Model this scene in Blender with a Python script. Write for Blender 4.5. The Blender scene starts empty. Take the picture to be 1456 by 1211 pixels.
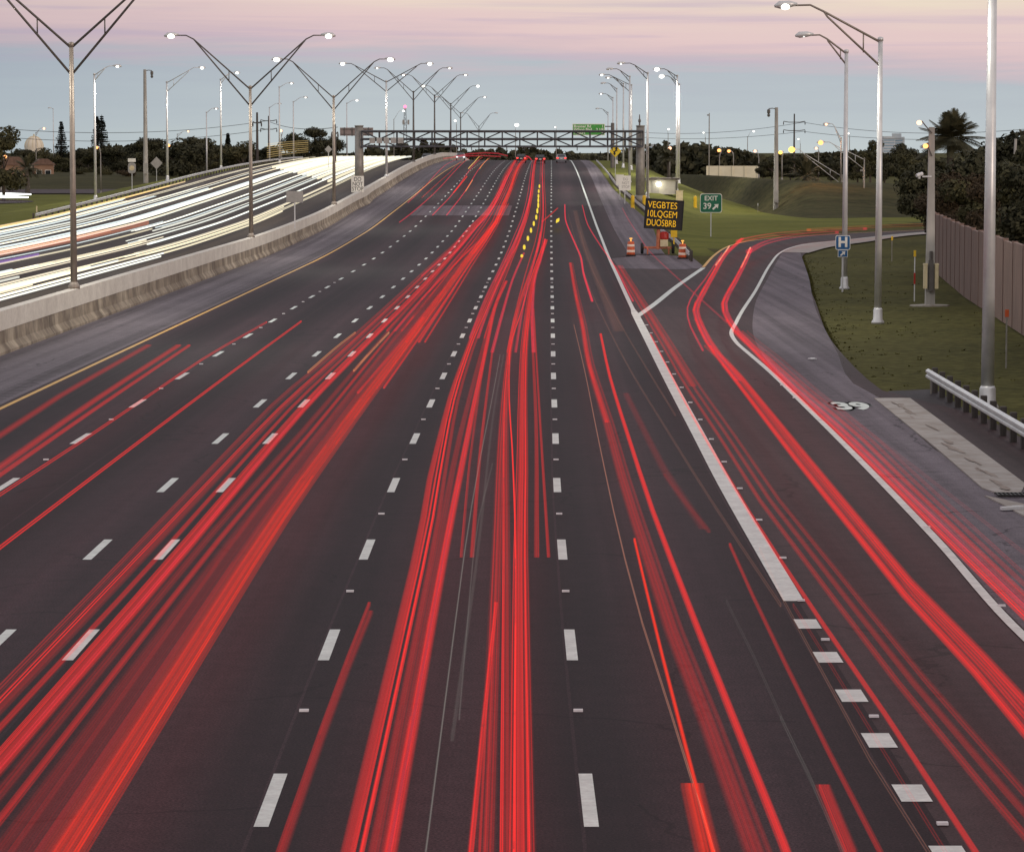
import bpy, math, random
from mathutils import Vector, Matrix
random.seed(7)
S = bpy.context.scene
COL = S.collection
R = math.radians
F, CX, CY, HY, CZ = 4570.0, 728.0, 605.5, 215.0, 7.45
TILT = math.atan((CY - HY) / F)
CT, ST = math.cos(TILT), math.sin(TILT)

# ------------------------------------------------------------------ curves
class Curve:                                   # monotone cubic interpolation
    def __init__(s, pts):
        s.x = [p[0] for p in pts]; s.y = [p[1] for p in pts]; n = len(pts)
        if n == 1:
            s.m = [0]; return
        d = [(s.y[i+1]-s.y[i])/(s.x[i+1]-s.x[i]) for i in range(n-1)]
        m = [d[0]] + [0 if d[i-1]*d[i] <= 0 else 2*d[i-1]*d[i]/(d[i-1]+d[i]) for i in range(1, n-1)] + [d[-1]]
        s.m = m
    def __call__(s, t):
        x, y, m = s.x, s.y, s.m
        if t <= x[0]: return y[0] + m[0]*(t-x[0])
        if t >= x[-1]: return y[-1] + m[-1]*(t-x[-1])
        i = 0
        while x[i+1] < t: i += 1
        h = x[i+1]-x[i]; u = (t-x[i])/h
        return (y[i]*(1+2*u)*(1-u)**2 + m[i]*h*u*(1-u)**2 + y[i+1]*u*u*(3-2*u) + m[i+1]*h*u*u*(u-1))
BX = Curve([(-60,1.2),(0,1.05),(20,.93),(36.5,.88),(48,.89),(59.7,.94),(71.8,1.01),(83,1.13),(104,1.35),(127,1.62),
            (200,2.47),(283,3.45),(400,4.88),(567,6.93),(800,9.7),(1300,15.7)])
_ZR = Curve([(-60,0),(215,0),(276,.4),(332,1.35),(384,2.4),(448,3.75),(510,4.75),(567,5.35),(620,5.62),(680,5.55),
            (740,4.9),(800,3.8),(900,1.5),(1000,0),(1400,0)])
def ZR(d): return 0.0 if d > 1000 or d < 215 else _ZR(d)
def sstep(a, b, t):
    t = min(1, max(0, (t-a)/(b-a))); return t*t*(3-2*t)
def ground_z(x, y):
    u = x - BX(y); zr = ZR(y)
    if u < -52: t = sstep(0, 16, -52-u)
    elif u > 9.6+3*sstep(340,430,y): t = sstep(0, 5+11*sstep(340,430,y), u-9.6-3*sstep(340,430,y))
    else: t = 0
    bump = 0.0 if -53 < u < 30 else .12*math.sin(x*.13+1.3)*math.sin(y*.05)*min(1, abs(u)/90)
    return (zr-.10)*(1-t) - .10*t + bump
# ------------------------------------------------------------------ camera geometry -> world points
def ray(px, py):
    a = px-CX; b = CY-py
    dy = CT*F + b*ST; dz = -ST*F + b*CT
    return a/dy, dz/dy
def at(px, py, d):
    a, b = ray(px, py); return Vector((a*d, d, CZ+b*d))
def hit(px, py, h=0.0, dmax=690):              # on the road surface raised by h
    a, b = ray(px, py)
    g = lambda d: CZ+b*d-ZR(d)-h
    d, best, bd = 16.0, 1e9, 16.0
    while d < dmax:
        v = g(d)
        if v <= 0:
            lo, hi = d-2, d
            for _ in range(30):
                m = (lo+hi)/2
                if g(m) > 0: lo = m
                else: hi = m
            d = hi; return Vector((a*d, d, ZR(d)+h))
        if v/d < best: best, bd = v/d, d
        d += 2
    return Vector((a*bd, bd, ZR(bd)+h))
def hitg(px, py, dmax=1600):                   # on the terrain
    a, b = ray(px, py); d = 30.0
    while d < dmax:
        if CZ+b*d <= ground_z(a*d, d): return Vector((a*d, d, ground_z(a*d, d)))
        d += 1.0
    return Vector((a*dmax, dmax, 0))

# ------------------------------------------------------------------ materials
MATS = {}
def L(r, g, b):
    f = lambda c: ((c/255+.055)/1.055)**2.4 if c > 10 else c/255/12.92
    return (f(r), f(g), f(b))
class NT:
    def __init__(s, m): s.t = m.node_tree; s.n = s.t.nodes; s.l = s.t.links
    def add(s, typ, **kw):
        n = s.n.new(typ)
        for k, v in kw.items():
            if k.startswith('i_'):
                key = k[2:]; key = int(key) if key.isdigit() else key.replace('_', ' ')
                n.inputs[key].default_value = v
            else: setattr(n, k, v)
        return n
    def link(s, a, b): s.l.new(a, b)
def mat(name, c1, c2=None, rough=.7, metal=0.0, scale=3.0, stretch=(1,1,1), bump=0.0, detail=4, coord='Object', contrast=(.35,.65), spec=.5, c3=None, s3=40.0, f3=.5):
    m = bpy.data.materials.new(name); m.use_nodes = True; MATS[name] = m
    t = NT(m); bs = t.n['Principled BSDF']
    bs.inputs['Roughness'].default_value = rough; bs.inputs['Metallic'].default_value = metal
    bs.inputs['Specular IOR Level'].default_value = spec
    if c2 is None: c2 = tuple(x*.8 for x in c1)
    tc = t.add('ShaderNodeTexCoord'); mp = t.add('ShaderNodeMapping')
    mp.inputs['Scale'].default_value = stretch
    t.link(tc.outputs[coord], mp.inputs['Vector'])
    nz = t.add('ShaderNodeTexNoise', i_Scale=scale, i_Detail=detail, i_Roughness=.6)
    t.link(mp.outputs[0], nz.inputs['Vector'])
    rp = t.add('ShaderNodeMapRange', i_From_Min=contrast[0], i_From_Max=contrast[1])
    t.link(nz.outputs['Fac'], rp.inputs['Value'])
    mx = t.add('ShaderNodeMix', data_type='RGBA')
    mx.inputs['A'].default_value = (*c1, 1); mx.inputs['B'].default_value = (*c2, 1)
    t.link(rp.outputs[0], mx.inputs['Factor'])
    out = mx.outputs['Result']
    if c3 is not None:
        n2 = t.add('ShaderNodeTexNoise', i_Scale=s3, i_Detail=3, i_Roughness=.7)
        t.link(tc.outputs[coord], n2.inputs['Vector'])
        r2 = t.add('ShaderNodeMapRange', i_From_Min=.4, i_From_Max=.7, i_To_Max=f3)
        t.link(n2.outputs['Fac'], r2.inputs['Value'])
        m2 = t.add('ShaderNodeMix', data_type='RGBA'); m2.inputs['B'].default_value = (*c3, 1)
        t.link(out, m2.inputs['A']); t.link(r2.outputs[0], m2.inputs['Factor']); out = m2.outputs['Result']
    t.link(out, bs.inputs['Base Color'])
    if bump:
        bp = t.add('ShaderNodeBump', i_Strength=bump, i_Distance=.05)
        t.link(nz.outputs['Fac'], bp.inputs['Height']); t.link(bp.outputs[0], bs.inputs['Normal'])
    return m
def emit(name, c, s, sample=True):
    m = bpy.data.materials.new(name); m.use_nodes = True; t = NT(m); MATS[name] = m
    t.n.remove(t.n['Principled BSDF'])
    e = t.add('ShaderNodeEmission', i_Color=(*c, 1), i_Strength=s)
    t.link(e.outputs[0], t.n['Material Output'].inputs['Surface'])
    m.cycles.emission_sampling = 'AUTO' if sample else 'NONE'
    return m
def asphalt(name, base, wheel=.75, speck=.35, lanes=None, rough=.62, rumble=None, patch=.25):
    """UV: u = metres across, v = metres along. Tyre-worn paths, seams, aggregate."""
    m = bpy.data.materials.new(name); m.use_nodes = True; t = NT(m); MATS[name] = m
    bs = t.n['Principled BSDF']; bs.inputs['Roughness'].default_value = rough; bs.inputs['Specular IOR Level'].default_value = .07
    uv = t.add('ShaderNodeUVMap'); uv.uv_map = 'UVMap'
    sp = t.add('ShaderNodeSeparateXYZ'); t.link(uv.outputs[0], sp.inputs[0])
    val = None
    def math_(op, a, b=None):
        n = t.add('ShaderNodeMath', operation=op)
        for i, q in enumerate((a, b)):
            if q is None: continue
            if isinstance(q, (int, float)): n.inputs[i].default_value = q
            else: t.link(q, n.inputs[i])
        return n.outputs[0]
    # long streaks
    mp = t.add('ShaderNodeMapping'); mp.inputs['Scale'].default_value = (1.6, .012, 1); t.link(uv.outputs[0], mp.inputs[0])
    n1 = t.add('ShaderNodeTexNoise', i_Scale=1.0, i_Detail=5, i_Roughness=.6); t.link(mp.outputs[0], n1.inputs['Vector'])
    mr = t.add('ShaderNodeMapRange', i_From_Min=.3, i_From_Max=.7, i_To_Min=1-patch, i_To_Max=1+patch); t.link(n1.outputs['Fac'], mr.inputs[0])
    val = mr.outputs[0]
    # large patches
    n2 = t.add('ShaderNodeTexNoise', i_Scale=.11, i_Detail=6, i_Roughness=.65); t.link(uv.outputs[0], n2.inputs['Vector'])
    m2 = t.add('ShaderNodeMapRange', i_From_Min=.3, i_From_Max=.7, i_To_Min=.86, i_To_Max=1.14); t.link(n2.outputs['Fac'], m2.inputs[0])
    val = math_('MULTIPLY', val, m2.outputs[0])
    # aggregate
    n3 = t.add('ShaderNodeTexNoise', i_Scale=30, i_Detail=2, i_Roughness=.8); t.link(uv.outputs[0], n3.inputs['Vector'])
    m3 = t.add('ShaderNodeMapRange', i_From_Min=.36, i_From_Max=.64, i_To_Min=1-speck, i_To_Max=1+speck); t.link(n3.outputs['Fac'], m3.inputs[0])
    val = math_('MULTIPLY', val, m3.outputs[0])
    n5 = t.add('ShaderNodeTexNoise', i_Scale=2.2, i_Detail=5, i_Roughness=.75); t.link(uv.outputs[0], n5.inputs['Vector'])
    m5 = t.add('ShaderNodeMapRange', i_From_Min=.35, i_From_Max=.65, i_To_Min=.84, i_To_Max=1.16); t.link(n5.outputs['Fac'], m5.inputs[0])
    val = math_('MULTIPLY', val, m5.outputs[0])
    # thin irregular cracks
    vo = t.add('ShaderNodeTexVoronoi', feature='DISTANCE_TO_EDGE', i_Scale=.16); 
    wv = t.add('ShaderNodeVectorMath', operation='ADD'); t.link(uv.outputs[0], wv.inputs[0])
    n6 = t.add('ShaderNodeTexNoise', i_Scale=.9, i_Detail=4); t.link(uv.outputs[0], n6.inputs['Vector']); t.link(n6.outputs['Color'], wv.inputs[1]); t.link(wv.outputs[0], vo.inputs['Vector'])
    cr_ = math_('MULTIPLY', math_('LESS_THAN', vo.outputs['Distance'], .006), math_('GREATER_THAN', n2.outputs['Fac'], .50))
    val = math_('MULTIPLY', val, math_('SUBTRACT', 1.0, math_('MULTIPLY', cr_, .4)))
    if lanes:
        a = math_('ADD', sp.outputs['X'], lanes[0])            # distance from lane line, lane width lanes[1]
        c = math_('MULTIPLY', a, 2*math.pi/lanes[1])
        cs = math_('COSINE', c)
        k = t.add('ShaderNodeMapRange', i_From_Min=-1.0, i_From_Max=1.0, i_To_Min=1.12, i_To_Max=wheel); t.link(cs, k.inputs[0])
        val = math_('MULTIPLY', val, k.outputs[0])
        # paving seam right at the lane line
        fr = math_('FRACT', math_('DIVIDE', math_('ADD', a, .12), lanes[1]))
        sm = math_('LESS_THAN', fr, .012)
        val = math_('MULTIPLY', val, math_('ADD', 1.0, math_('MULTIPLY', sm, .9)))
    if rumble:
        w = math_('FRACT', math_('MULTIPLY', sp.outputs['Y'], 1/.62))
        on = math_('LESS_THAN', w, .4)
        ina = math_('MULTIPLY', math_('GREATER_THAN', sp.outputs['X'], rumble[0]), math_('LESS_THAN', sp.outputs['X'], rumble[1]))
        n4 = t.add('ShaderNodeTexNoise', i_Scale=.5, i_Detail=2); t.link(uv.outputs[0], n4.inputs['Vector'])
        k = math_('MULTIPLY', math_('MULTIPLY', on, ina), .5)
        val = math_('MULTIPLY', val, math_('SUBTRACT', 1.0, k))
    cc = t.add('ShaderNodeMix', data_type='RGBA', blend_type='MULTIPLY'); cc.inputs['Factor'].default_value = 1
    cc.inputs['A'].default_value = (*base, 1)
    cb = t.add('ShaderNodeCombineColor')
    for i in range(3): t.link(val, cb.inputs[i])
    t.link(cb.outputs[0], cc.inputs['B']); t.link(cc.outputs['Result'], bs.inputs['Base Color'])
    bp = t.add('ShaderNodeBump', i_Strength=.25, i_Distance=.01); t.link(n3.outputs['Fac'], bp.inputs['Height']); t.link(bp.outputs[0], bs.inputs['Normal'])
    return m

asphalt('asphalt', (.0385,.0210,.0245), wheel=.5, lanes=(0, 3.66), speck=.6)
asphalt('asphalt_left', (.042,.029,.026), wheel=.8, lanes=(24.5, 3.66))
asphalt('asphalt_ramp', (.052,.033,.034), patch=.3)
asphalt('asphalt_shoulder', (.160,.141,.153), patch=.32, rumble=(-17.25,-16.55), rough=.75)
asphalt('asphalt_grey', (.150,.128,.142), patch=.38, rough=.75)
asphalt('asphalt_dark', (.045,.038,.040), patch=.2)
mat('paint_white', (.72,.78,.72), (.56,.61,.56), rough=.55, scale=1.5, c3=(.35,.33,.31), s3=9, f3=.35)
mat('paint_yellow', (.72,.40,.06), (.55,.30,.05), rough=.55, scale=1.5)
mat('grass', (.080,.073,.022), (.040,.039,.013), rough=.95, scale=.12, detail=9, bump=.5, contrast=(.33,.67), c3=(.15,.145,.05), s3=2.2, f3=.6, spec=.05)
mat('grass_lamplit', (.160,.165,.034), (.085,.095,.018), rough=.95, scale=.12, detail=9, bump=.5, contrast=(.33,.67), c3=(.19,.18,.06), s3=1.6, f3=.5, spec=.05)  # same grass, with lamplight mixed into a brighter, greener colour
mat('bank_grass', (.066,.064,.028), (.032,.033,.015), rough=.95, scale=.5, stretch=(.07,.6,3.0), detail=9, bump=.5, contrast=(.38,.62), c3=(.085,.07,.034), s3=.9, f3=.6, spec=.05)  # darker than the verge grass; shade on the bank is put into this colour
mat('concrete', (.42,.39,.34), (.33,.30,.26), rough=.85, scale=.8, c3=(.25,.21,.17), s3=6, f3=.4)
mat('concrete_top', (.74,.70,.61), (.62,.58,.50), rough=.85, scale=.7, c3=(.40,.36,.31), s3=5, f3=.4)
mat('concrete_stained', (.50,.43,.32), (.17,.13,.09), rough=.9, scale=1.0, stretch=(.3,.45,.16), detail=12, contrast=(.36,.66), c3=(.10,.075,.055), s3=.7, f3=.8)
mat('apron_concrete', (.40,.37,.34), (.30,.27,.24), rough=.85, scale=.9, c3=(.20,.14,.10), s3=1.3, f3=.45)
mat('galvanised', (.72,.72,.70), (.60,.60,.59), rough=.38, metal=.35, scale=2, spec=.5)
mat('pole_dark', (.16,.145,.13), (.11,.10,.09), rough=.5, metal=.4, scale=2)
mat('pole_bronze', (.36,.31,.26), (.27,.23,.19), rough=.5, metal=.4, scale=1.5)
mat('gantry_steel', (.10,.10,.105), (.07,.07,.075), rough=.55, metal=.4, scale=2)
mat('gantry_post', (.34,.32,.28), (.24,.22,.19), rough=.55, metal=.3, scale=2)
mat('wood_dark', (.10,.085,.075), (.05,.042,.038), rough=.9, scale=4, stretch=(1,1,.2))
mat('concrete_pole', (.44,.42,.38), (.32,.30,.27), rough=.85, scale=2, stretch=(1,1,.2))
mat('noise_wall', (.235,.155,.125), (.175,.115,.092), rough=.9, scale=1.2, stretch=(1,1,.35), c3=(.14,.10,.085), s3=.8, f3=.35)
mat('pale_wall', (.86,.80,.58), (.76,.70,.50), rough=.85, scale=.4)
mat('shed_wall', (.55,.53,.46), (.46,.44,.38), rough=.8, scale=1)
mat('shed_roof', (.12,.10,.09), (.08,.07,.06), rough=.7, scale=2)
mat('sign_green', (.012,.16,.085), (.010,.14,.07), rough=.4, scale=2)
mat('sign_lime', (.07,.36,.06), (.06,.32,.05), rough=.4, scale=2)
mat('sign_white', (.88,.87,.78), (.84,.82,.72), rough=.45, scale=2)
mat('sign_blue', (.015,.12,.30), (.012,.10,.26), rough=.4, scale=2)
mat('sign_yellow', (.85,.62,.03), (.80,.56,.02), rough=.4, scale=2)
mat('sign_black', (.012,.012,.012), (.008,.008,.008), rough=.5, scale=2)
mat('sign_back', (.34,.28,.25), (.27,.22,.20), rough=.5, metal=.3, scale=1.5)
mat('sign_back_grey', (.42,.40,.37), (.34,.33,.30), rough=.5, metal=.3, scale=1.5)
mat('orange_plastic', (.62,.10,.02), (.50,.075,.015), rough=.5, scale=5)
mat('reflective_white', (.85,.70,.58), (.80,.6,.45), rough=.35, scale=5)
mat('yellow_plastic', (.85,.55,.02), (.75,.46,.02), rough=.45, scale=4)
mat('rubber', (.025,.025,.025), (.018,.018,.018), rough=.85, scale=5)
mat('trailer_paint', (.62,.22,.10), (.45,.12,.06), rough=.5, scale=3)
mat('cream_paint', (.72,.62,.38), (.6,.5,.3), rough=.5, scale=3)
mat('panel_black', (.012,.011,.011), (.02,.018,.016), rough=.6, scale=4)
mat('bark', (.10,.075,.055), (.05,.04,.03), rough=.95, scale=4, stretch=(1,1,.25))
mat('bark_palm', (.13,.11,.09), (.07,.06,.05), rough=.95, scale=5, stretch=(.3,.3,2))
mat('leaf_dark', (.054,.052,.030), (.024,.025,.015), rough=.8, scale=.7, c3=(.10,.095,.045), s3=.6, f3=.6, spec=.15)
mat('leaf_mid', (.070,.066,.030), (.032,.032,.016), rough=.8, scale=.7, c3=(.13,.115,.05), s3=.6, f3=.6, spec=.15)
mat('leaf_brown', (.080,.060,.036), (.040,.031,.020), rough=.85, scale=.7, c3=(.12,.085,.05), s3=.6, f3=.6, spec=.1)
mat('leaf_palm', (.085,.080,.040), (.038,.038,.020), rough=.65, scale=1.5, c3=(.12,.105,.055), s3=2, f3=.5, spec=.3)
mat('leaf_pine', (.016,.020,.014), (.010,.012,.009), rough=.85, scale=1, spec=.1)
mat('house_wall', (.36,.22,.14), (.28,.17,.11), rough=.9, scale=.6)
mat('house_roof', (.20,.12,.085), (.14,.085,.06), rough=.9, scale=2)
mat('dome_white', (.80,.72,.56), (.72,.64,.5), rough=.6, scale=.5)
mat('tower_glass', (.30,.42,.50), (.20,.31,.40), rough=.25, scale=.08, stretch=(1,1,3), detail=2)
mat('tower_hazy', (.50,.55,.57), (.40,.46,.49), rough=.5, scale=.1)  # distance haze is mixed into the pale bluish wall colour
mat('car_dark', (.02,.02,.022), (.015,.015,.017), rough=.25, scale=2, spec=.6)
mat('car_silver', (.35,.36,.37), (.30,.31,.32), rough=.3, metal=.6, scale=2)
mat('car_white', (.65,.65,.64), (.58,.58,.57), rough=.3, scale=2)
mat('car_glass', (.02,.025,.03), (.015,.02,.022), rough=.08, scale=2, spec=.8)
mat('wire', (.03,.03,.03), rough=.6)
mat('rust', (.31,.26,.22), (.24,.19,.16), rough=.9, scale=5)
mat('litter', (.75,.75,.73), (.6,.6,.6), rough=.6, scale=4)
mat('grate', (.04,.035,.03), (.02,.02,.02), rough=.6, metal=.5, scale=6)
mat('red_plastic', (.5,.03,.02), rough=.4)
emit('lamp_white', (1.0,.97,.86), 6.0)
emit('lamp_white_far', (1.0,.97,.88), 3.2)
emit('lamp_dim', (.95,.95,.9), 1.3)
emit('lamp_orange', (1.0,.38,.12), 3.0)
emit('lamp_yellow', (1.0,.52,.08), 4.0)
emit('lamp_amber', (1.0,.50,.30), 3.0)
emit('lamp_red', (1.0,.12,.22), 4.0)
emit('tail_red', (1.0,.06,.05), 3.0)
emit('head_white', (.95,1.0,.95), 3.0)
emit('amber_text', (1.0,.52,.03), .9)
emit('beacon', (1.0,.45,.10), 1.6)

def trail_material(name):
    m = bpy.data.materials.new(name); m.use_nodes = True; t = NT(m); MATS[name] = m
    t.n.remove(t.n['Principled BSDF'])
    oi = t.add('ShaderNodeObjectInfo')
    uv = t.add('ShaderNodeUVMap'); uv.uv_map = 'UVMap'
    sp = t.add('ShaderNodeSeparateXYZ'); t.link(uv.outputs[0], sp.inputs[0])
    k = t.add('ShaderNodeMath', operation='MULTIPLY_ADD'); t.link(oi.outputs['Random'], k.inputs[0]); k.inputs[1].default_value = 90; t.link(sp.outputs['Y'], k.inputs[2])
    n = t.add('ShaderNodeTexNoise', noise_dimensions='1D', i_Scale=9, i_Detail=4, i_Roughness=.75); t.link(k.outputs[0], n.inputs['W'])
    mr = t.add('ShaderNodeMapRange', i_From_Min=.34, i_From_Max=.68, i_To_Min=.10, i_To_Max=1.35); t.link(n.outputs['Fac'], mr.inputs[0])
    pr = t.add('ShaderNodeMath', operation='PINGPONG', i_1=.5); t.link(sp.outputs['X'], pr.inputs[0])
    ps = t.add('ShaderNodeMapRange', interpolation_type='SMOOTHSTEP', i_From_Min=-.04, i_From_Max=.30, i_To_Max=1.5); t.link(pr.outputs[0], ps.inputs[0])
    pm = t.add('ShaderNodeMath', operation='MULTIPLY'); t.link(mr.outputs[0], pm.inputs[0]); t.link(ps.outputs[0], pm.inputs[1])
    a = t.add('ShaderNodeMath', operation='MULTIPLY'); t.link(pm.outputs[0], a.inputs[0]); t.link(oi.outputs['Alpha'], a.inputs[1])
    b = t.add('ShaderNodeMath', operation='MULTIPLY', i_1=.5); t.link(a.outputs[0], b.inputs[0])
    e = t.add('ShaderNodeEmission'); t.link(oi.outputs['Color'], e.inputs['Color']); t.link(b.outputs[0], e.inputs['Strength'])
    cl = t.add('ShaderNodeMath', operation='MULTIPLY', i_1=.5, use_clamp=True); t.link(a.outputs[0], cl.inputs[0])
    tr = t.add('ShaderNodeBsdfTransparent'); tm = t.add('ShaderNodeMix', data_type='RGBA')
    tm.inputs['A'].default_value = (1,1,1,1); tb = t.add('ShaderNodeMix', data_type='RGBA'); tb.inputs['Factor'].default_value = .52; tb.inputs['B'].default_value = (.12,.12,.12,1); t.link(oi.outputs['Color'], tb.inputs['A']); t.link(tb.outputs['Result'], tm.inputs['B'])
    t.link(cl.outputs[0], tm.inputs['Factor']); t.link(tm.outputs['Result'], tr.inputs['Color']); ad = t.add('ShaderNodeAddShader')
    t.link(e.outputs[0], ad.inputs[0]); t.link(tr.outputs[0], ad.inputs[1])
    t.link(ad.outputs[0], t.n['Material Output'].inputs['Surface'])
    m.cycles.emission_sampling = 'NONE'
    return m
trail_material('trail_glow')

# ------------------------------------------------------------------ mesh building
class MB:
    def __init__(s): s.v = []; s.f = []; s.uv = None; s.mi = []; s.cur = 0
    def quad(s, a, b, c, d, uv=None):
        i = len(s.v); s.v += [tuple(a), tuple(b), tuple(c), tuple(d)]; s.f.append((i, i+1, i+2, i+3)); s.mi.append(s.cur)
    def add(s, vs, fs):
        i = len(s.v); s.v += [tuple(v) for v in vs]; s.f += [tuple(i+k for k in f) for f in fs]; s.mi += [s.cur]*len(fs)
    def box(s, c, d, m=None):
        x, y, z = c; a, b, e = d[0]/2, d[1]/2, d[2]/2
        vs = [Vector((x+i*a, y+j*b, z+k*e)) for i in (-1,1) for j in (-1,1) for k in (-1,1)]
        if m: vs = [m @ v for v in vs]
        s.add(vs, [(0,1,3,2),(4,6,7,5),(0,4,5,1),(2,3,7,6),(0,2,6,4),(1,5,7,3)])
    def tube(s, pts, rs, n=10, caps=True, squash=1.0):
        pts = [Vector(p) for p in pts]
        if not isinstance(rs, (list, tuple)): rs = [rs]*len(pts)
        rings = []
        up = Vector((0, 1, 0))
        for i, p in enumerate(pts):
            t = (pts[min(i+1, len(pts)-1)] - pts[max(i-1, 0)]).normalized()
            a = t.cross(up)
            if a.length < .05: a = t.cross(Vector((1,0,0)))
            a.normalize(); b = t.cross(a)
            rings.append([p + (a*math.cos(q)+b*math.sin(q)*squash)*rs[i] for q in [2*math.pi*k/n for k in range(n)]])
        vs = [v for r in rings for v in r]; fs = []
        for i in range(len(pts)-1):
            for k in range(n):
                fs.append((i*n+k, i*n+(k+1)%n, (i+1)*n+(k+1)%n, (i+1)*n+k))
        if caps: fs += [tuple(range(n-1, -1, -1)), tuple(range((len(pts)-1)*n, len(pts)*n))]
        s.add(vs, fs)
    def lathe(s, prof, n=16, c=(0,0,0), sx=1, sy=1):
        vs = []; fs = []
        for r, z in prof:
            vs += [(c[0]+r*math.cos(2*math.pi*k/n)*sx, c[1]+r*math.sin(2*math.pi*k/n)*sy, c[2]+z) for k in range(n)]
        for i in range(len(prof)-1):
            for k in range(n): fs.append((i*n+k, i*n+(k+1)%n, (i+1)*n+(k+1)%n, (i+1)*n+k))
        fs += [tuple(range(n-1, -1, -1)), tuple(range((len(prof)-1)*n, len(prof)*n))]
        s.add(vs, fs)
    def ball(s, c, r, n=12, sz=1.0):
        p = [(max(.001, math.sin(math.pi*i/8))*r, -math.cos(math.pi*i/8)*r*sz) for i in range(9)]
        s.lathe(p, n, c)
    def prism(s, poly, y0, y1, axis='y'):          # poly in (x,z) extruded along y (or (y,z) along x)
        n = len(poly)
        if axis == 'y': vs = [(p[0], y0, p[1]) for p in poly] + [(p[0], y1, p[1]) for p in poly]
        elif axis == 'x': vs = [(y0, p[0], p[1]) for p in poly] + [(y1, p[0], p[1]) for p in poly]
        else: vs = [(p[0], p[1], y0) for p in poly] + [(p[0], p[1], y1) for p in poly]
        fs = [(i, (i+1) % n, n+(i+1) % n, n+i) for i in range(n)] + [tuple(range(n-1, -1, -1)), tuple(range(n, 2*n))]
        s.add(vs, fs)
    def mesh(s, name, m, smooth=False):
        me = bpy.data.meshes.new(name); me.from_pydata(s.v, [], s.f)
        for q in (m if isinstance(m, (list, tuple)) else [m]): me.materials.append(MATS[q] if isinstance(q, str) else q)
        if isinstance(m, (list, tuple)):
            for p, k in zip(me.polygons, s.mi): p.material_index = k
        if s.uv:
            ul = me.uv_layers.new(name='UVMap')
            for lp in me.loops: ul.data[lp.index].uv = s.uv[lp.vertex_index]
        if smooth:
            for p in me.polygons: p.use_smooth = len(p.vertices) == 4
        me.update(); return me
    def build(s, name, m, parent=None, smooth=False, loc=None, rz=0, fix=True):
        me = s.mesh(name, m, smooth)
        if fix:
            import bmesh
            b = bmesh.new(); b.from_mesh(me); bmesh.ops.recalc_face_normals(b, faces=b.faces); b.to_mesh(me); b.free()
        o = bpy.data.objects.new(name, me); COL.objects.link(o)
        if parent: o.parent = parent
        if loc is not None: o.location = loc
        if rz: o.rotation_euler.z = rz
        return o
def tag(o, label, cat, group=None):
    o['label'] = label; o['category'] = cat
    if group: o['group'] = group
    return o
def struct(o): o['kind'] = 'structure'; return o
def thing(name, label, cat, loc, rz=0, group=None):
    o = bpy.data.objects.new(name, None); COL.objects.link(o); o.empty_display_size = .3
    o.location = loc; o.rotation_euler.z = rz
    return tag(o, label, cat, group)
def copy_tree(o, parent=None):
    kids = list(o.children)
    c = o.copy(); COL.objects.link(c)
    if parent: c.parent = parent
    for k in kids: copy_tree(k, c)
    return c
def text_obj(txt, name, m, parent, size, loc, rot=(math.pi/2,0,0), sx=1.0, ext=.006, bold=0.0, align='CENTER', space=1.0, sy=1.0):
    cu = bpy.data.curves.new(name, 'FONT'); cu.body = txt; cu.size = size; cu.align_x = align; cu.align_y = 'CENTER'
    cu.extrude = ext; cu.offset = bold; cu.space_line = space
    tmp = bpy.data.objects.new('tmp', cu); COL.objects.link(tmp)
    dg = bpy.context.evaluated_depsgraph_get()
    me = bpy.data.meshes.new_from_object(tmp.evaluated_get(dg)); bpy.data.objects.remove(tmp)
    me.materials.clear(); me.materials.append(MATS[m])
    for v in me.vertices: v.co.x *= sx; v.co.y *= sy
    o = bpy.data.objects.new(name, me); COL.objects.link(o); o.parent = parent; o.location = loc; o.rotation_euler = rot
    return o

# ------------------------------------------------------------------ ground and roads
DS = [-40+4*i for i in range(int(1080/4))]
def strip(name, u0, u1, d0, d1, dz, m, nu=1, kids=None):
    """sheet that follows the highway: offsets u from the reference lane line"""
    f0 = u0 if callable(u0) else (lambda d: u0); f1 = u1 if callable(u1) else (lambda d: u1)
    ds = [d0] + [d for d in DS if d0 < d < d1] + [d1]
    b = MB(); b.uv = []
    for d in ds:
        for k in range(nu+1):
            u = f0(d)+(f1(d)-f0(d))*k/nu
            b.v.append((BX(d)+u, d, ZR(d)+dz)); b.uv.append((u, d))
    for i in range(len(ds)-1):
        for k in range(nu):
            a = i*(nu+1)+k; b.f.append((a, a+1, a+nu+2, a+nu+1)); b.mi.append(0)
    return b.build(name, m, fix=False)
# terrain
gx = sorted(set([-9000,-5000,-3000,-2000,-1400,-1000,-750,-550,-400,-300,-230,-180,-150,-120,-100,-85] + list(range(-75,-43,3)) + list(range(-44,12,8)) + list(range(12,60,3)) + [64,70,78,88,100,115,135,160,190,230,300,400,550,750,1000,1400,2000,3000,5000,9000]))
gy = sorted(set([-400,-200,-100,-60] + list(range(-40,200,12)) + list(range(200,800,8)) + list(range(800,1040,20)) + [1080,1150,1250,1400,1700,2200,3000,4500,7000,12000]))
g = MB()
for y in gy:
    for x in gx: g.v.append((x, y, ground_z(x, y)))
nx = len(gx)
for j in range(len(gy)-1):
    for i in range(nx-1): g.f.append((j*nx+i, j*nx+i+1, (j+1)*nx+i+1, (j+1)*nx+i)); g.mi.append(0)
LITX = Curve([(225,13),(258,18.5),(284,23),(307,30),(351,47),(380,80),(700,200),(760,210)])  # right limit of the verge that gets the painted lamplight
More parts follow.
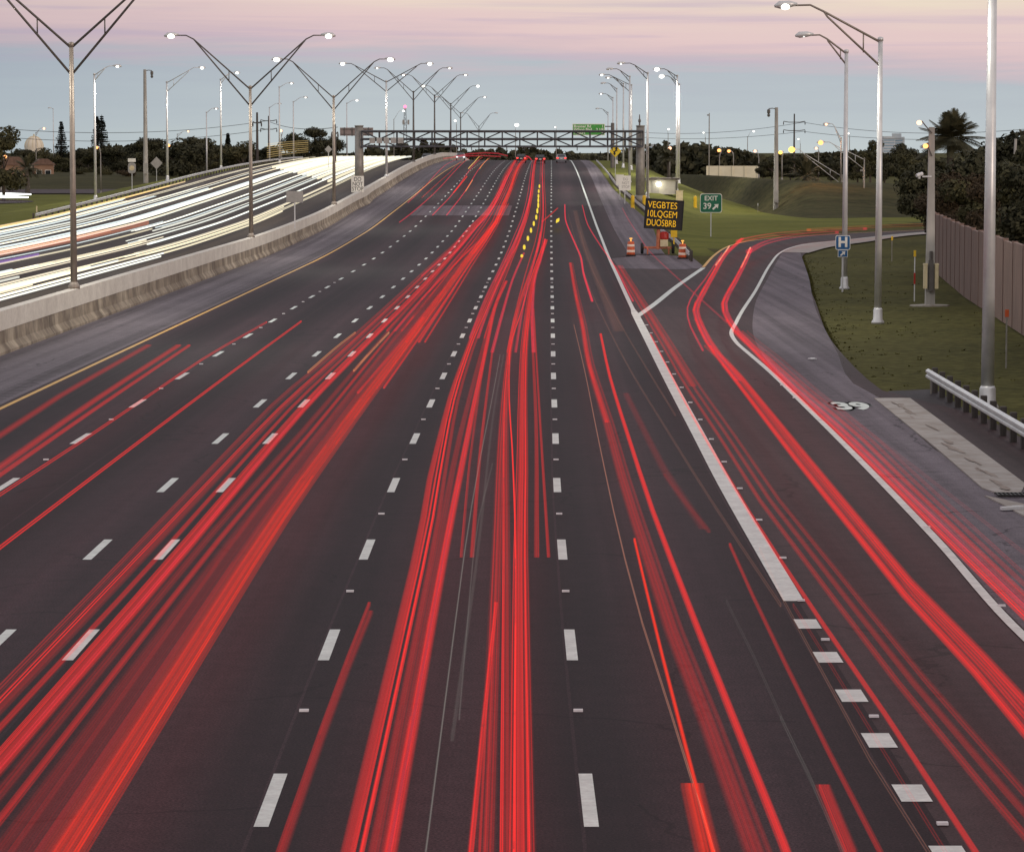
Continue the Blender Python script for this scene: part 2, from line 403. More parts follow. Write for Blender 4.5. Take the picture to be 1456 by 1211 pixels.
for k, f in enumerate(g.f):
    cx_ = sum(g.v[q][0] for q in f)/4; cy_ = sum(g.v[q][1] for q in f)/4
    if (225 < cy_ < 760 and BX(cy_)+6 < cx_ < LITX(cy_)) or (150 < cy_ < 560 and -150 < cx_ < -40): g.mi[k] = 1
struct(g.build('ground', ['grass', 'grass_lamplit'], fix=False, smooth=True))

struct(strip('highway', -16.35, lambda d: 3.85 if d < 225 else 5.6, -40, 1030, 0, 'asphalt', 4))
struct(strip('left_shoulder', -20.3, -16.35, -40, 1030, 0, 'asphalt_shoulder', 1))
struct(strip('opposite_highway', -49.2, -20.3, -40, 1030, 0, 'asphalt_left', 4))
RS = Curve([(-60,12.0),(200,12.2),(232,8.2),(300,9.2),(345,8.6),(420,7.6),(700,7.2)])
struct(strip('right_shoulder', lambda d: 5.6, lambda d: RS(d), 232, 1030, 0, 'asphalt_grey', 1))
struct(strip('approach_slab', -14.0, -4.2, 319, 346, .004, 'asphalt_grey', 1))
# flat sheets on the right, from ground points
def flat(name, pts, z, m, uvrot=0.0):
    b = MB(); P = [(hit(*p) if len(p) == 2 else Vector((p[0], p[1], 0))) for p in pts]
    b.v = [(p.x, p.y, z) for p in P]; b.f = [tuple(range(len(P)))]; b.mi = [0]
    b.uv = [(p.x, p.y) for p in P]
    return b.build(name, m, fix=False)
def ribbon(name, left, right, z, m, n=60):
    """sheet between two ground polylines, both resampled to n rungs"""
    def res(P):
        L_ = [0]
        for a, c in zip(P, P[1:]): L_.append(L_[-1]+(c-a).length)
        cx = Curve(list(zip(L_, [p.x for p in P]))); cy = Curve(list(zip(L_, [p.y for p in P])))
        return [Vector((cx(L_[-1]*i/n), cy(L_[-1]*i/n), z)) for i in range(n+1)]
    A, B_ = res(left), res(right); b = MB(); b.uv = []
    for i, (p, q) in enumerate(zip(A, B_)):
        b.v += [tuple(p), tuple(q)]; b.uv += [(p.x, p.y), (q.x, q.y)]
    b.f = [(2*i, 2*i+1, 2*i+3, 2*i+2) for i in range(n)]; b.mi = [0]*n
    return b.build(name, m, fix=False)
def G(*pts): return [hit(*p) for p in pts]
V3 = lambda x, y: Vector((x, y, 0))
# exit lane + ramp
rampL = [V3(BX(-40)+3.85,-40), V3(BX(40)+3.85,40), V3(BX(100)+3.85,100)] + G((912,452),(955,415),(1000,380),(1034,347),(1075,335),(1150,326),(1320,312)) + [V3(75,372), V3(130,392)]
rampR = [V3(BX(-40)+12.6,-40), V3(13.4,40), V3(13.3,92)] + G((1262,560),(1195,500),(1160,430),(1142,362),(1180,346),(1220,338),(1320,323)) + [V3(75,338), V3(130,356)]
struct(ribbon('exit_ramp', rampL, rampR, -.006, 'asphalt_ramp', 90))
gore = G((910,455),(1003,381),(985,366)) + [V3(BX(232)+8.2, 232), V3(BX(232)+3.7, 232), V3(BX(190)+3.7, 190)]
b = MB(); b.v = [(p.x, p.y, -.003) for p in gore]; b.f = [tuple(range(len(gore)))]; b.mi = [0]; b.uv = [(p.x, p.y) for p in gore]
struct(b.build('gore_pavement', 'asphalt_ramp', fix=False))
gp2 = [V3(BX(205)+4.3,205)] + G((968,383),(1003,381),(985,366)) + [V3(BX(232)+8.2, 232), V3(BX(232)+4.2, 232)]
b = MB(); b.v = [(p.x, p.y, .002) for p in gp2]; b.f = [tuple(range(len(gp2)))]; b.mi = [0]; b.uv = [(p.x, p.y) for p in gp2]
struct(b.build('gore_slab', 'asphalt_grey', fix=False))
shL = [V3(BX(-40)+7.62,-40), V3(BX(20)+7.62,20)] + G((1466,905),(1345,772),(1258,682),(1158,582),(1096,520),(1076,490),(1072,440),(1092,395),(1112,358))
shR = [V3(12.0,-40), V3(11.9,30), V3(12.0,62)] + G((1330,640),(1258,568),(1222,552),(1190,500),(1160,440),(1150,395),(1138,358))
struct(ribbon('ramp_shoulder', shL, shR, .0, 'asphalt_grey', 60))
struct(ribbon('ramp_apron', G((1112,357),(1140,343),(1200,335),(1320,319)) + [V3(76,345)], G((1150,358),(1180,348),(1225,340),(1320,323)) + [V3(76,336)], .001, 'apron_concrete', 30))
struct(flat('guardrail_strip', [(1262,555),(1330,552),(1500,668),(1500,735),(1456,705)], -.02, 'asphalt_dark'))
# local road on the left, beyond the grass
def lr(y, x0=-340): return y
b = MB(); b.uv = []
for i in range(41):
    x = -420+ i*9.2; y0 = 566+ .0008*(x+200)**2*.12; z = .04
    b.v += [(x, y0, z), (x, y0+62, z)]; b.uv += [(x, y0), (x, y0+62)]
b.f = [(2*i, 2*i+2, 2*i+3, 2*i+1) for i in range(40)]; b.mi = [0]*40
struct(b.build('local_road', 'asphalt_ramp', fix=False))
b = MB(); b.uv = []
for i in range(25):
    a = R(-90+ 7.5*i); c = (-112, 470); r0, r1 = 17, 31
    b.v += [(c[0]+r0*math.cos(a)*1.5, c[1]+r0*math.sin(a)*1.5, .045), (c[0]+r1*math.cos(a)*1.35, c[1]+r1*math.sin(a)*1.35, .045)]
    b.uv += [(r0, i*3), (r1, i*3)]
b.f = [(2*i, 2*i+1, 2*i+3, 2*i+2) for i in range(24)]; b.mi = [0]*24
struct(b.build('loop_road', 'asphalt_ramp', fix=False))

# ------------------------------------------------------------------ painted markings
def dashes(b, u, w, d0, d1, dz, length=3.05, period=11.68, phase=36.6):
    k0 = math.ceil((d0-phase)/period)
    d = phase+k0*period
    while d < d1:
        a0, a1 = d-length/2, d+length/2
        b.add([(BX(a0)+u-w/2, a0, ZR(a0)+dz), (BX(a0)+u+w/2, a0, ZR(a0)+dz), (BX(a1)+u+w/2, a1, ZR(a1)+dz), (BX(a1)+u-w/2, a1, ZR(a1)+dz)], [(0,1,2,3)])
        d += period
LINES = [-12.35, -8.72, -7.42, -3.66, 0.0]
b = MB()
for u in LINES: dashes(b, u, .165, -30, 700, .005)
struct(b.build('dashed_lane_lines', 'paint_white', fix=False))
b = MB(); dashes(b, 3.78, .36, -10, 52.5, .005, 1.0, 3.36, 50.4); struct(b.build('dotted_exit_line', 'paint_white', fix=False))
struct(strip('yellow_edge_line', -16.18, -16.02, -40, 1030, .005, 'paint_yellow'))
GO = Curve([(0,3.78),(53,3.78),(100,3.78),(145,3.80),(200,3.95),(280,4.15),(340,4.1),(450,3.9),(560,3.75),(1000,3.75)])
struct(strip('gore_line', lambda d: GO(d)-(.17 if d < 150 else .1), lambda d: GO(d)+(.17 if d < 150 else .1), 53, 1030, .005, 'paint_white'))
def line(name, P, w, z, m, n=None):
    b = MB(); n = n or 16*len(P)
    L_ = [0]
    for a, c in zip(P, P[1:]): L_.append(L_[-1]+(c-a).length)
    cx = Curve(list(zip(L_, [p.x for p in P]))); cy = Curve(list(zip(L_, [p.y for p in P])))
    Q = [Vector((cx(L_[-1]*i/n), cy(L_[-1]*i/n), 0)) for i in range(n+1)]
    for i, q in enumerate(Q):
        t = (Q[min(i+1, n)]-Q[max(i-1, 0)]).normalized(); s = Vector((t.y, -t.x, 0))*w/2
        b.v += [tuple(q-s+Vector((0,0,z))), tuple(q+s+Vector((0,0,z)))]
    b.f = [(2*i, 2*i+1, 2*i+3, 2*i+2) for i in range(n)]; b.mi = [0]*n
    return struct(b.build(name, m, fix=False))
line('exit_edge_line', [V3(BX(-40)+7.5,-40), V3(BX(20)+7.5,20)] + G((1456,905),(1336,772),(1250,682),(1150,582),(1085,520),(1052,492),(1041,478),(1047,458),(1074,414),(1096,375),(1111,357),(1135,346),(1200,336),(1320,319)) + [V3(75,347)], .17, .009, 'paint_white')
line('gore_arm_line', G((906,450),(930,433),(960,409),(1000,381)), .30, .009, 'paint_white')
line('ramp_yellow_line', G((1000,380),(1015,363),(1034,348),(1055,340),(1080,335),(1150,327),(1320,314)) + [V3(75,368)], .2, .008, 'paint_yellow')
for name, P in (('gore_hatch', [((838,319),(856,319)), ((850,340),(880,341)), ((862,358),(897,360))]),):
    b = MB()
    for p, q in P:
        p = hit(*p); q = hit(*q)
        b.add([(p.x, p.y-.3, .007), (q.x, q.y-.3, .007), (q.x, q.y+.3, .007), (p.x, p.y+.3, .007)], [(0,1,2,3)])
    o = b.build(name, 'apron_concrete', fix=False); struct(o)
# exit number painted on the shoulder, black surround
p = hit(1211, 578)
e = bpy.data.objects.new('painted_number', None); COL.objects.link(e); e.location = (p.x, p.y, 0); e['kind'] = 'structure'
for dx_, dy_ in ((-.11,-.3),(.11,-.3),(-.11,.3),(.11,.3),(0,-.42),(0,.42),(-.12,0),(.12,0)):
    text_obj('39', 'number_border', 'sign_black', e, 1.0, (dx_,dy_,.006), rot=(0,0,0), sx=1.06, sy=3.6, bold=.03, ext=.001)
text_obj('39', 'number', 'paint_white', e, 1.0, (0,0,.012), rot=(0,0,0), sx=1.06, sy=3.6, bold=.045, ext=.001)

# raised reflectors
def stud_mesh():
    b = MB(); b.prism([(-.05,0),(.05,0),(.035,.022),(-.035,.022)], -.06, .06, 'x')
    return b.mesh('raised_reflector', 'litter')
SM = stud_mesh()
def stud(x, y, label):
    o = bpy.data.objects.new('raised_reflector', SM); COL.objects.link(o); o.location = (x, y, ZR(y)+.004)
    o.scale = (1.05, 1.0, 1.3)
    tag(o, label, 'road stud', 'raised reflectors along the lane lines')
names = {-12.35: 'small white raised reflector between the dashes of the leftmost dashed line',
         -3.66: 'small white raised reflector between the dashes left of the centre lane',
         0.0: 'small white raised reflector between the dashes right of the centre lane'}
for u, lb in names.items():
    k = 0
    while True:
        d = 36.6+5.84+11.68*k; k += 1
        if d > 190: break
        if abs(BX(d)+u) < d*.168: stud(BX(d)+u, d, lb)
for d in [35.2, 42.0, 48.7, 53.0]+[58.6+6.1*k for k in range(14)]:
    stud(BX(d)+3.78+(.26 if d > 53 else .12), d, 'small white raised reflector along the wide white exit line')
for p, q in zip([(1318,750),(1424,862),(1222,655),(1166,598),(1130,566),(1112,548)], range(6)):
    w = hit(*p); stud(w.x, w.y, 'small white raised reflector beside the right exit edge line')

# ------------------------------------------------------------------ concrete barrier in the median
def barrier():
    root = thing('median_barrier', 'long concrete median wall, pale upper band over a brown stained lower band', 'wall', (BX(-40)-20.6, -40, 0))
    ox, oy = root.location.x, root.location.y
    def sweep(name, prof, m, d0=-40, d1=1000, off=-20.6):
        b = MB(); ds = [d0+(d1-d0)*i/260 for i in range(261)]; n = len(prof)
        for d in ds:
            bulge = math.exp(-((d-352)/9)**2)*.9
            for x, z in prof: b.v.append((BX(d)+off+x*(1+bulge)-ox, d-oy, ZR(d)+z))
        for i in range(260):
            for k in range(n-1):
                b.f.append((i*n+k, i*n+k+1, (i+1)*n+k+1, (i+1)*n+k)); b.mi.append(0)
        b.f.append(tuple(range(n))); b.mi.append(0)
        return b.build(name, m, root)
    sweep('barrier_base', [(-.42,-.1),(-.42,.10),(-.24,.36),(-.21,.84),(.21,.84),(.24,.36),(.42,.10),(.42,-.1)], 'concrete_stained')
    sweep('barrier_cap', [(-.23,.842),(-.22,1.56),(.22,1.56),(.23,.842)], 'concrete_top')
    j = MB()
    d = 60
    while d < 480:
        
        o_ = BX(d)-20.6-ox; q_ = [(.425,.08),(.425,.1),(.245,.36),(.215,.84),(.19,.84),(.19,.08)]
        j.prism([(o_+a_, ZR(d)+c_) for a_, c_ in q_], d-oy-.03, d-oy+.03); d += random.choice((14,21,21,28,35))
    j.build('joint', 'rubber', root)
barrier()

# ------------------------------------------------------------------ guardrails
def guardrail(P, label, post_gap=2.0, step_z=True, post_mat='wood_dark', posts_side=.22, zf=None, maxposts=90, flare=True):
    """W-beam on posts along ground polyline P (dense)"""
    root = thing('guardrail', label, 'guardrail', P[0])
    o = P[0]; b = MB()
    prof = [(0,.42),(-.07,.47),(-.07,.53),(0,.575),(-.07,.62),(-.07,.68),(0,.73),(.02,.73),(.02,.42)]
    n = len(prof)
    Q = []
    for a, c in zip(P, P[1:]):
        k = max(1, int((c-a).length/4))
        Q += [a.lerp(c, i/k) for i in range(k)]
    Q.append(P[-1])
    for i, q in enumerate(Q):
        t = (Q[min(i+1, len(Q)-1)]-Q[max(i-1, 0)]); t.z = 0; t.normalize(); s = Vector((t.y, -t.x, 0))
        for x, z in prof: b.v.append(tuple(q-o+s*(-x*1.0)+Vector((0,0,z))))
    for i in range(len(Q)-1):
        for k in range(n): b.f.append((i*n+k, i*n+(k+1)%n, (i+1)*n+(k+1)%n, (i+1)*n+k)); b.mi.append(0)
    b.f += [tuple(range(n)), tuple(range((len(Q)-1)*n, len(Q)*n))]; b.mi += [0,0]
    b.build('rail', 'galvanised', root)
    pm = MB(); pm.box((0,0,.36), (.16,.2,.8)); pm = pm.mesh('post', post_mat)
    acc = 0; cnt = 0; last = None
    for a, c in zip(Q, Q[1:]):
        seg = (c-a).length
        while acc < seg and cnt < maxposts:
            q = a.lerp(c, acc/seg); t = (c-a).normalized(); s = Vector((t.y, -t.x, 0))
            p = bpy.data.objects.new('post', pm); COL.objects.link(p); p.parent = root; p.location = q-o+s*posts_side; cnt += 1
            acc += post_gap
        acc -= seg
    return root
guardrail([V3(12.9,99.5), V3(12.75,88), V3(12.6,76), V3(12.5,50), V3(12.6,10)], 'galvanised guardrail on dark wooden posts beside the pale drain slab at lower right', 1.9, posts_side=-.22)
PL = []
for d in range(306, 640, 6): PL.append(Vector((BX(d)-49.0, d, ZR(d)-.02)))
guardrail(PL, 'long galvanised guardrail climbing along the far edge of the opposite carriageway', 3.9, posts_side=-.2)
PR = [hit(979,372), hit(960,352), hit(938,335)] + [Vector((BX(d)+RS(d)+.4, d, ZR(d)-.02)) for d in range(318, 560, 8)]
guardrail(PR, 'galvanised guardrail behind the lit message board, along the right shoulder', 2.6, posts_side=.2)

# ------------------------------------------------------------------ street lamps
def head(b, c, sgn, d=1.0):                  # cobra head housing pointing to sgn x
    x, y, z = c
    b.tube([(x-sgn*.15, y, z+.05), (x+sgn*.2, y, z+.06), (x+sgn*.62, y, z+.02), (x+sgn*.85, y, z-.04)], [.06,.15,.17,.05], 8, squash=.6)
def lens_at(parent, c, sgn, m, r=.26):
    r *= .82
    b = MB(); b.ball((0,0,0), r, 12, .66 if 'white' in m or 'dim' in m else .9); return b.build('lamp_lens', m, parent, True, loc=(c[0]+sgn*.38, c[1], c[2]-.06))
POOL = {'lamp_white': (1,.95,.84), 'lamp_white_far': (1,.95,.84), 'lamp_orange': (1,.45,.15), 'lamp_amber': (1,.55,.32), 'lamp_yellow': (1,.6,.15)}
def pool(parent, m, power):
    l = bpy.data.lights.new('lamp_light', 'SPOT'); l.energy = power; l.color = POOL[m]; l.spot_size = R(150); l.spot_blend = .6; l.shadow_soft_size = .25
    o = bpy.data.objects.new('lamp_light', l); COL.objects.link(o); o.parent = parent; o.location = (0,0,-.45)
def twin_lamp(loc, height, reach, rise, label, lit=(True, True), m='pole_bronze', r=.13, lm='lamp_white', lr=.28, grp='twin-arm lamp posts along the median barrier', am='pole_dark', zb=1.56):
    root = thing('street_lamp', label, 'street lamp', loc, 0, grp)
    b = MB(); b.tube([(0,0,0),(0,0,height)], [r, r*.62], 12); b.lathe([(r*1.7,0),(r*1.7,.12),(r,.3)], 12); b.lathe([(r*.8,height-.05),(r*.8,height+.12),(.02,height+.16)], 10)
    b.build('pole', m, root, True)
    for k, sg in enumerate((-1, 1)):
        b = MB(); tip = Vector((sg*reach, 0, height+rise)); lo = height-1.25
        j = Vector((sg*(reach-1.15), 0, height+rise-.25)); m1 = Vector((sg*(reach-.65),0,height+rise+.0))
        b.tube([(0,0,height-.1), j, m1, tip], [.055,.05,.045,.04], 7)
        b.tube([(0,0,lo), Vector((sg*(reach-1.3),0,height+rise-.42)), j], [.055,.05,.04], 7)
        q = .38; xm = sg*(reach-1.2)*q
        b.tube([(xm,0,lo+(height+rise-.38-lo)*q),(xm,0,height-.1+(rise-.15)*q)], .03, 6)
        a = b.build('lamp_arm', am, root, True)
        hb = MB(); head(hb, (0,0,0), sg); h = hb.build('lamp_head', 'galvanised', root, True, loc=tip)
        ln = lens_at(h, (0,0,0), sg, lm if lit[k] else 'lamp_dim', lr if lit[k] else .12)
        if lit[k] and loc[1] < 450: pool(ln, lm, 2200)
    return root
ML = ['twin-arm lamp post nearest the camera on the median barrier, arms leaving the frame', 'twin-arm lamp post on the barrier with two bright lamps, second from the camera',
      'dark twin-arm lamp post just left of the sign gantry column', 'silvery twin-arm lamp post standing out in front of the gantry left end',
      'twin-arm lamp post behind the gantry, first of the row beyond it', 'twin-arm lamp post behind the gantry, second of the row beyond it',
      'twin-arm lamp post behind the gantry, third of the row, right lamp glaring', 'twin-arm lamp post far behind the gantry with short visible mast',
      'farthest twin-arm lamp post on the crest, arms only just above the gantry']
mx = [(111,None),(362,None),(479,None),(549.5,399),(588,480),(618,560),(641,640),(655,720),(681,860)]
tops = [65,125,138,116,131,136,148,161,180]
for k, ((px, d), yt) in enumerate(zip(mx, tops)):
    if d is None:
        a = (px-CX)/F
        d = (20.6 - .25)/(-a+.0121)
    x = BX(d)-20.6 if k < 3 else at(px, 215, d).x
    zb = ZR(d)+1.55 if k < 8 else 4.0
    top = at(px, yt, d).z
    lm = 'lamp_white' if k < 4 else 'lamp_white_far'
    lit = [(True,True),(True,True),(True,True),(True,True),(True,True),(True,True),(True,True),(False,True),(False,False)][k]
    lr_ = [.3,.29,.36,.34,.20,.25,.42,.28,.15][k]
    twin_lamp((x, d, zb), top-zb, 5.0 if k < 8 else 4.2, 3.55 if k != 3 else 2.2, ML[k], lit, 'galvanised' if k == 3 else ('pole_bronze' if k < 3 else 'pole_dark'), .15 if k < 2 else .17, lm, lr_)

def arm_lamp(px, d, ytop, lx, ly, label, lit='lamp_white', base=None, m='galvanised', r=.15, lr=.28, cat='street lamp', group=None, am='galvanised', brace=True, dark=False):
    a = at(px, ytop, d)
    zb = ground_z(a.x, d) if base is None else base
    tip = at(lx, ly, d)-Vector((a.x, d, zb)); H = a.z-zb
    root = thing('street_lamp', label, 'street lamp', (a.x, d, zb), 0, group)
    b = MB(); b.tube([(0,0,0),(0,0,H)], [r, r*.6], 12); b.lathe([(r*1.75,0),(r*1.7,.1),(r*1.25,.2),(r*1.2,.62),(r,.7)], 12); b.lathe([(r*.75,H-.05),(r*.75,H+.1),(.02,H+.14)], 10)
    b.build('pole', m, root, True)
    sg = -1 if tip.x < 0 else 1
    b = MB(); t = Vector((tip.x-sg*.45, 0, tip.z+.06)); w = min(1.3, abs(t.x)*.45)
    j = Vector((t.x-sg*w, 0, t.z-.12*abs(t.z-H)-.08)); mid = Vector((t.x-sg*w*.55, 0, t.z+.02))
    b.tube([(0,0,H-.1), j, mid, t], [.055,.05,.045,.04], 7)
    if brace:
        lo = H-max(.7, min(1.3, .6*abs(t.x)*.5))
        b.tube([(0,0,lo), Vector((j.x*.93, 0, lo+(j.z-lo)*.9)), j], [.05,.045,.04], 7)
        q = .3; b.tube([(j.x*q,0,lo+(j.z*.97-lo)*q),(j.x*q,0,H-.1+(j.z-H+.1)*q)], .03, 6)
    b.build('lamp_arm', am, root, True)
    hb = MB(); head(hb, (0,0,0), sg); h = hb.build('lamp_head', 'galvanised', root, True, loc=t)
    ln = lens_at(h, (0,0,0), sg, lit or 'lamp_dim', lr if lit else .10)
    if lit and d < 520: pool(ln, lit, 12000 if px in (963, 966) else ({1412: 900, 1252: 2200, 134: 4500}.get(px, 4000) if 'white' in lit else 1200))
    return root
gR = 'single-arm lamp posts along the right side'
p = hitg(1405,585); arm_lamp(1412, p.y, -65, 1270, -110, 'tall silvery lamp post behind the lower right guardrail, cut by the top edge', 'lamp_white', r=.2, group=gR)
p = hitg(1248,462); arm_lamp(1252, p.y, 57, 1114, 10, 'silvery lamp post on the right grass, lit lamp ending its long arm', 'lamp_white', r=.165, group=gR, lr=.24, am='pole_bronze')
p = hitg(1200,412); arm_lamp(1203.5, p.y, 74, 1141, 52, 'silvery lamp post beside the blue hospital sign, its lamp unlit', None, r=.165, group=gR, am='pole_bronze')
FR = [(963,400,108,933,99,'lamp_white',.40,'lamp post right of the white shed with the higher of two glaring lamps'),
      (966,470,120,940,109,'lamp_white',.46,'lamp post just behind the one right of the shed, lower of two glaring lamps'),
      (921,372,104,882,91,'lamp_white_far',.16,'lamp post rising behind the message board with a thin curved arm'),
      (895.5,430,109,866,99,None,.1,'unlit lamp post right behind the gantry right column'),
      (898,500,121,855,107,'lamp_white_far',.27,'lamp post behind the gantry right end, long arm with the leftmost bright lamp'),
      (886.5,520,119,864,111,'lamp_white_far',.22,'lamp post behind the gantry right end with a short arm and small bright lamp'),
      (877,560,126,857,119,None,.1,'thin unlit lamp post behind the yellow diamond sign'),
      (871.5,640,139,854,134,'lamp_white_far',.2,'thin lamp post above the green guide sign right edge'),
      (864.5,760,160,849,155,None,.1,'farthest faint lamp post right of the green guide sign')]
for px, d, yt, lx, ly, lit, lr_, lb in FR: arm_lamp(px, d, yt, lx, ly, lb, lit, r=.17, lr=lr_, group='single-arm lamp posts far along the right side', am='pole_dark')
FLs = [(134,361,106,168,95,'lamp_white_far',.24,'lamp post behind the guardrail, right of the nearest median lamp post'),
      (237,437,117,288,97,'lamp_white_far',.33,'lamp post at the guardrail right of the camera pole, long arm with bright lamp'),
      (313.5,500,113,338,104,'lamp_white_far',.33,'slim pale lamp post left of the second twin-arm post'),
      (293.5,600,160,308,155,'lamp_white_far',.22,'shorter lamp post with small lamp between two taller slim posts'),
      (397,570,124,415,119,'lamp_white_far',.24,'slim lamp post with small lamp right of the second twin-arm post'),
      (417,640,145,435,139,'lamp_white_far',.22,'slim lamp post over the dark tree mound with a small curved arm'),
      (493,700,147,508,143,'lamp_white_far',.36,'slim lamp post over the brown overhead sign back'),
      (383,720,153,398,148,'lamp_white_far',.2,'faint far lamp post left of the tree mound'),
      (75.5,900,155,70,154,None,.1,'bare pale pole on the left between dome and pine')]
for px, d, yt, lx, ly, lit, lr_, lb in FLs: arm_lamp(px, d, yt, lx, ly, lb, lit, r=.17, lr=lr_, group='single-arm lamp posts along the far left edge', brace=(d < 560))
FO = [(143,560,215,137,210,'lamp_orange',.42,'sodium lamp before the dark trees, right of the guardrail lamp post'),
      (236.5,640,209,240,207,'lamp_orange',.5,'sodium lamp glowing just right of the diamond sign back'),
      (1,620,226,8,223,'lamp_orange',.5,'sodium lamp by the brown house at the left edge'),
      (51,760,189,63,183,'lamp_amber',.45,'sodium lamp arching over the white dome'),
      (252,800,191,268,187,'lamp_amber',.38,'sodium lamp over the far left trees on a long arm'),
      (400,820,192,399,186,'lamp_amber',.55,'sodium lamp left of the dark tree mound'),
      (952.5,700,215,953,211,'lamp_amber',.55,'pink sodium lamp just right of the white shed'),
      (1023,700,220,1022,214,'lamp_orange',.62,'sodium lamp over the pale far wall, left one'),
      (1043,720,218,1036,215,'lamp_orange',.58,'sodium lamp over the pale far wall, middle one'),
      (1079,600,224,1073,215,'lamp_amber',.42,'sodium lamp over the pale far wall right end'),
      (1112,520,222,1109,217,'lamp_yellow',.48,'small yellow sodium lamp just right of the camera pole'),
      (1197,470,250,1125,213,'lamp_yellow',.72,'brightest yellow sodium lamp on a long curved arm over the date palm'),
      (1164,640,215,1160,211,'lamp_amber',.42,'small sodium lamp on a straight post right of the date palm'),
      (1196,440,197,1174,177,'lamp_amber',.30,'high sodium lamp on a sloping arm above the date palm'),
      (1229,400,226,1166,203,'lamp_orange',.5,'orange sodium lamp reaching left past the hospital sign post')]
for px, d, yt, lx, ly, lit, lr_, lb in FO: arm_lamp(px, d, yt, lx, ly, lb, lit, r=.12, lr=lr_*.8, group='orange sodium lamps in the background', base=ground_z(at(px,yt,d).x, d)+(2.6 if px > 1000 and d > 420 else 0), m='gantry_post')
FW = [(733,900,190,735,178,'lamp_white',.75,'glaring white lamp above the middle of the gantry'),
      (791,1000,188,789,181,'lamp_white_far',.35,'small white lamp over the gantry left of the green guide sign'),
      (649,1000,178,647,172,'lamp_white_far',.5,'white lamp low between the far twin-arm posts'),
      (560,1000,170,574,158,'lamp_white_far',.5,'white lamp under the red tower light'),
      (950,1100,190,951,184,'lamp_white_far',.5,'small white lamp in the sky right of the far lamp posts'),
      (1003,1100,196,1000,189,'lamp_white_far',.45,'small white lamp left of the bare pole over the far wall'),
      (1063,1000,195,1072,187,'lamp_white_far',.45,'small white lamp left of the right camera pole'),
      (1138,1200,205,1135,198,'lamp_white_far',.4,'small white lamp beside the transmission pole'),
      (1208,1000,196,1206,190,'lamp_white_far',.4,'small white lamp behind the hospital sign lamp post'),
      (1300,1000,215,1215,212,'lamp_amber',.4,'small pinkish lamp in front of the far towers')]
for px, d, yt, lx, ly, lit, lr_, lb in FW[:9]: arm_lamp(px, d, yt, lx, ly, lb, lit, r=.16, lr=lr_, group='white lamps far in the background', brace=False, m='gantry_post')

# ------------------------------------------------------------------ camera poles and plain poles
def camera_pole(px, py, ytop, label, side, d=None):
    p = hitg(px, py) if d is None else Vector((at(px,215,d).x, d, ground_z(at(px,215,d).x, d)))
    H = at(px, ytop, p.y).z-p.z
    root = thing('camera_pole', label, 'pole', p, 0, 'concrete traffic camera poles')
    b = MB(); b.tube([(0,0,0),(0,0,H)], [.34,.2], 8); b.build('pole', 'concrete_pole', root)
    b = MB(); b.tube([(0,0,H-.2),(side*.5,0,H-.1),(side*.95,0,H-.15)], .05, 6); b.build('bracket', 'pole_dark', root)
    b = MB(); b.ball((side*.95,0,H-.95), .19, 10, 1.1); b.lathe([(.14,0),(.2,.1),(.2,.45),(.08,.55)], 10, (side*.95,0,H-.75)); b.build('camera_dome', 'pole_dark', root)
    b = MB(); b.box((0,-.42,2.0), (.55,.3,1.5)); b.build('cabinet', 'sign_back_grey', root)
camera_pole(207, 258, 99, 'thick concrete camera pole on the left behind the guardrail', 1, 437)
camera_pole(1103, 303, 153, 'thick concrete camera pole on the right before the dark bank', -1)
for px, d, yt, lb in [(1008.5,640,161,'thin bare metal pole over the pale far wall'),(1228,430,238,'short grey pole at the ramp bend')]:
    p = at(px, yt, d); z0 = ground_z(p.x, d); b = MB(); b.tube([(0,0,0),(0,0,p.z-z0)], [.14,.09], 8); b.box((-.25,0,p.z-z0-.4),(.4,.15,.25))
    tag(b.build('metal_pole', 'gantry_post', loc=(p.x, d, z0)), lb, 'pole')
# control pole with yellow boxes
p = hitg(1322, 436); H = at(1327,178,p.y).z
root = thing('control_pole', 'square concrete pole with two yellow boxes and two sodium lamps, right of the grass', 'pole', p)
b = MB(); b.prism([(-.21,-.21),(.21,-.21),(.21,.21),(-.21,.21)], 0, .01, 'z'); b = MB()
b.add([(-.23,-.2,0),(.23,-.2,0),(.23,.2,0),(-.23,.2,0),(-.13,-.12,H),(.13,-.12,H),(.13,.12,H),(-.13,.12,H)], [(0,1,5,4),(1,2,6,5),(2,3,7,6),(3,0,4,7),(4,5,6,7)])
b.build('pole', 'concrete_pole', root)
for s in (-1, 1):
    b = MB(); b.box((s*.27,-.28,1.45), (.17,.3,1.15)); b.box((s*.27,-.28,2.06), (.2,.34,.08)); b.build('signal_box', 'cream_paint', root)
b = MB(); b.box((0,-.3,1.5), (.2,.2,1.5)); b.tube([(0,-.3,2.2),(0,-.3,2.7)], .08, 8); b.build('meter_box', 'pole_dark', root)
b = MB(); b.lathe([(.75,0),(.75,.07),(.3,.1)], 12, (0,0,.0), 1.3, .8); b.build('footing', 'concrete', root)
for (lx, ly), m_, zz in (((1307,173),'lamp_amber',H-.3), ((1316,206),'lamp_orange',H-1.4)):
    t = at(lx, ly, p.y)-p
    b = MB(); b.tube([(0,-.2,zz),(t.x*.5,-.2,(zz+t.z)/2+.05),(t.x+.1,-.2,t.z+.02)], .03, 6); a_ = b.build('lamp_arm', 'pole_dark', root)
    lens_at(a_, (t.x+.35,-.25,t.z), -1, m_, .16)
b = MB(); b.tube([(0,-.15,H-2.4),(-.45,-.15,H-2.4)], .04, 6); b.tube([(-.45,-.15,H-2.25),(-.75,-.3,H-2.35)], .09, 8); b.tube([(-.6,-.15,H-2.5),(-.6,-.15,H-2.2)], .06, 6); b.build('camera', 'litter', root)

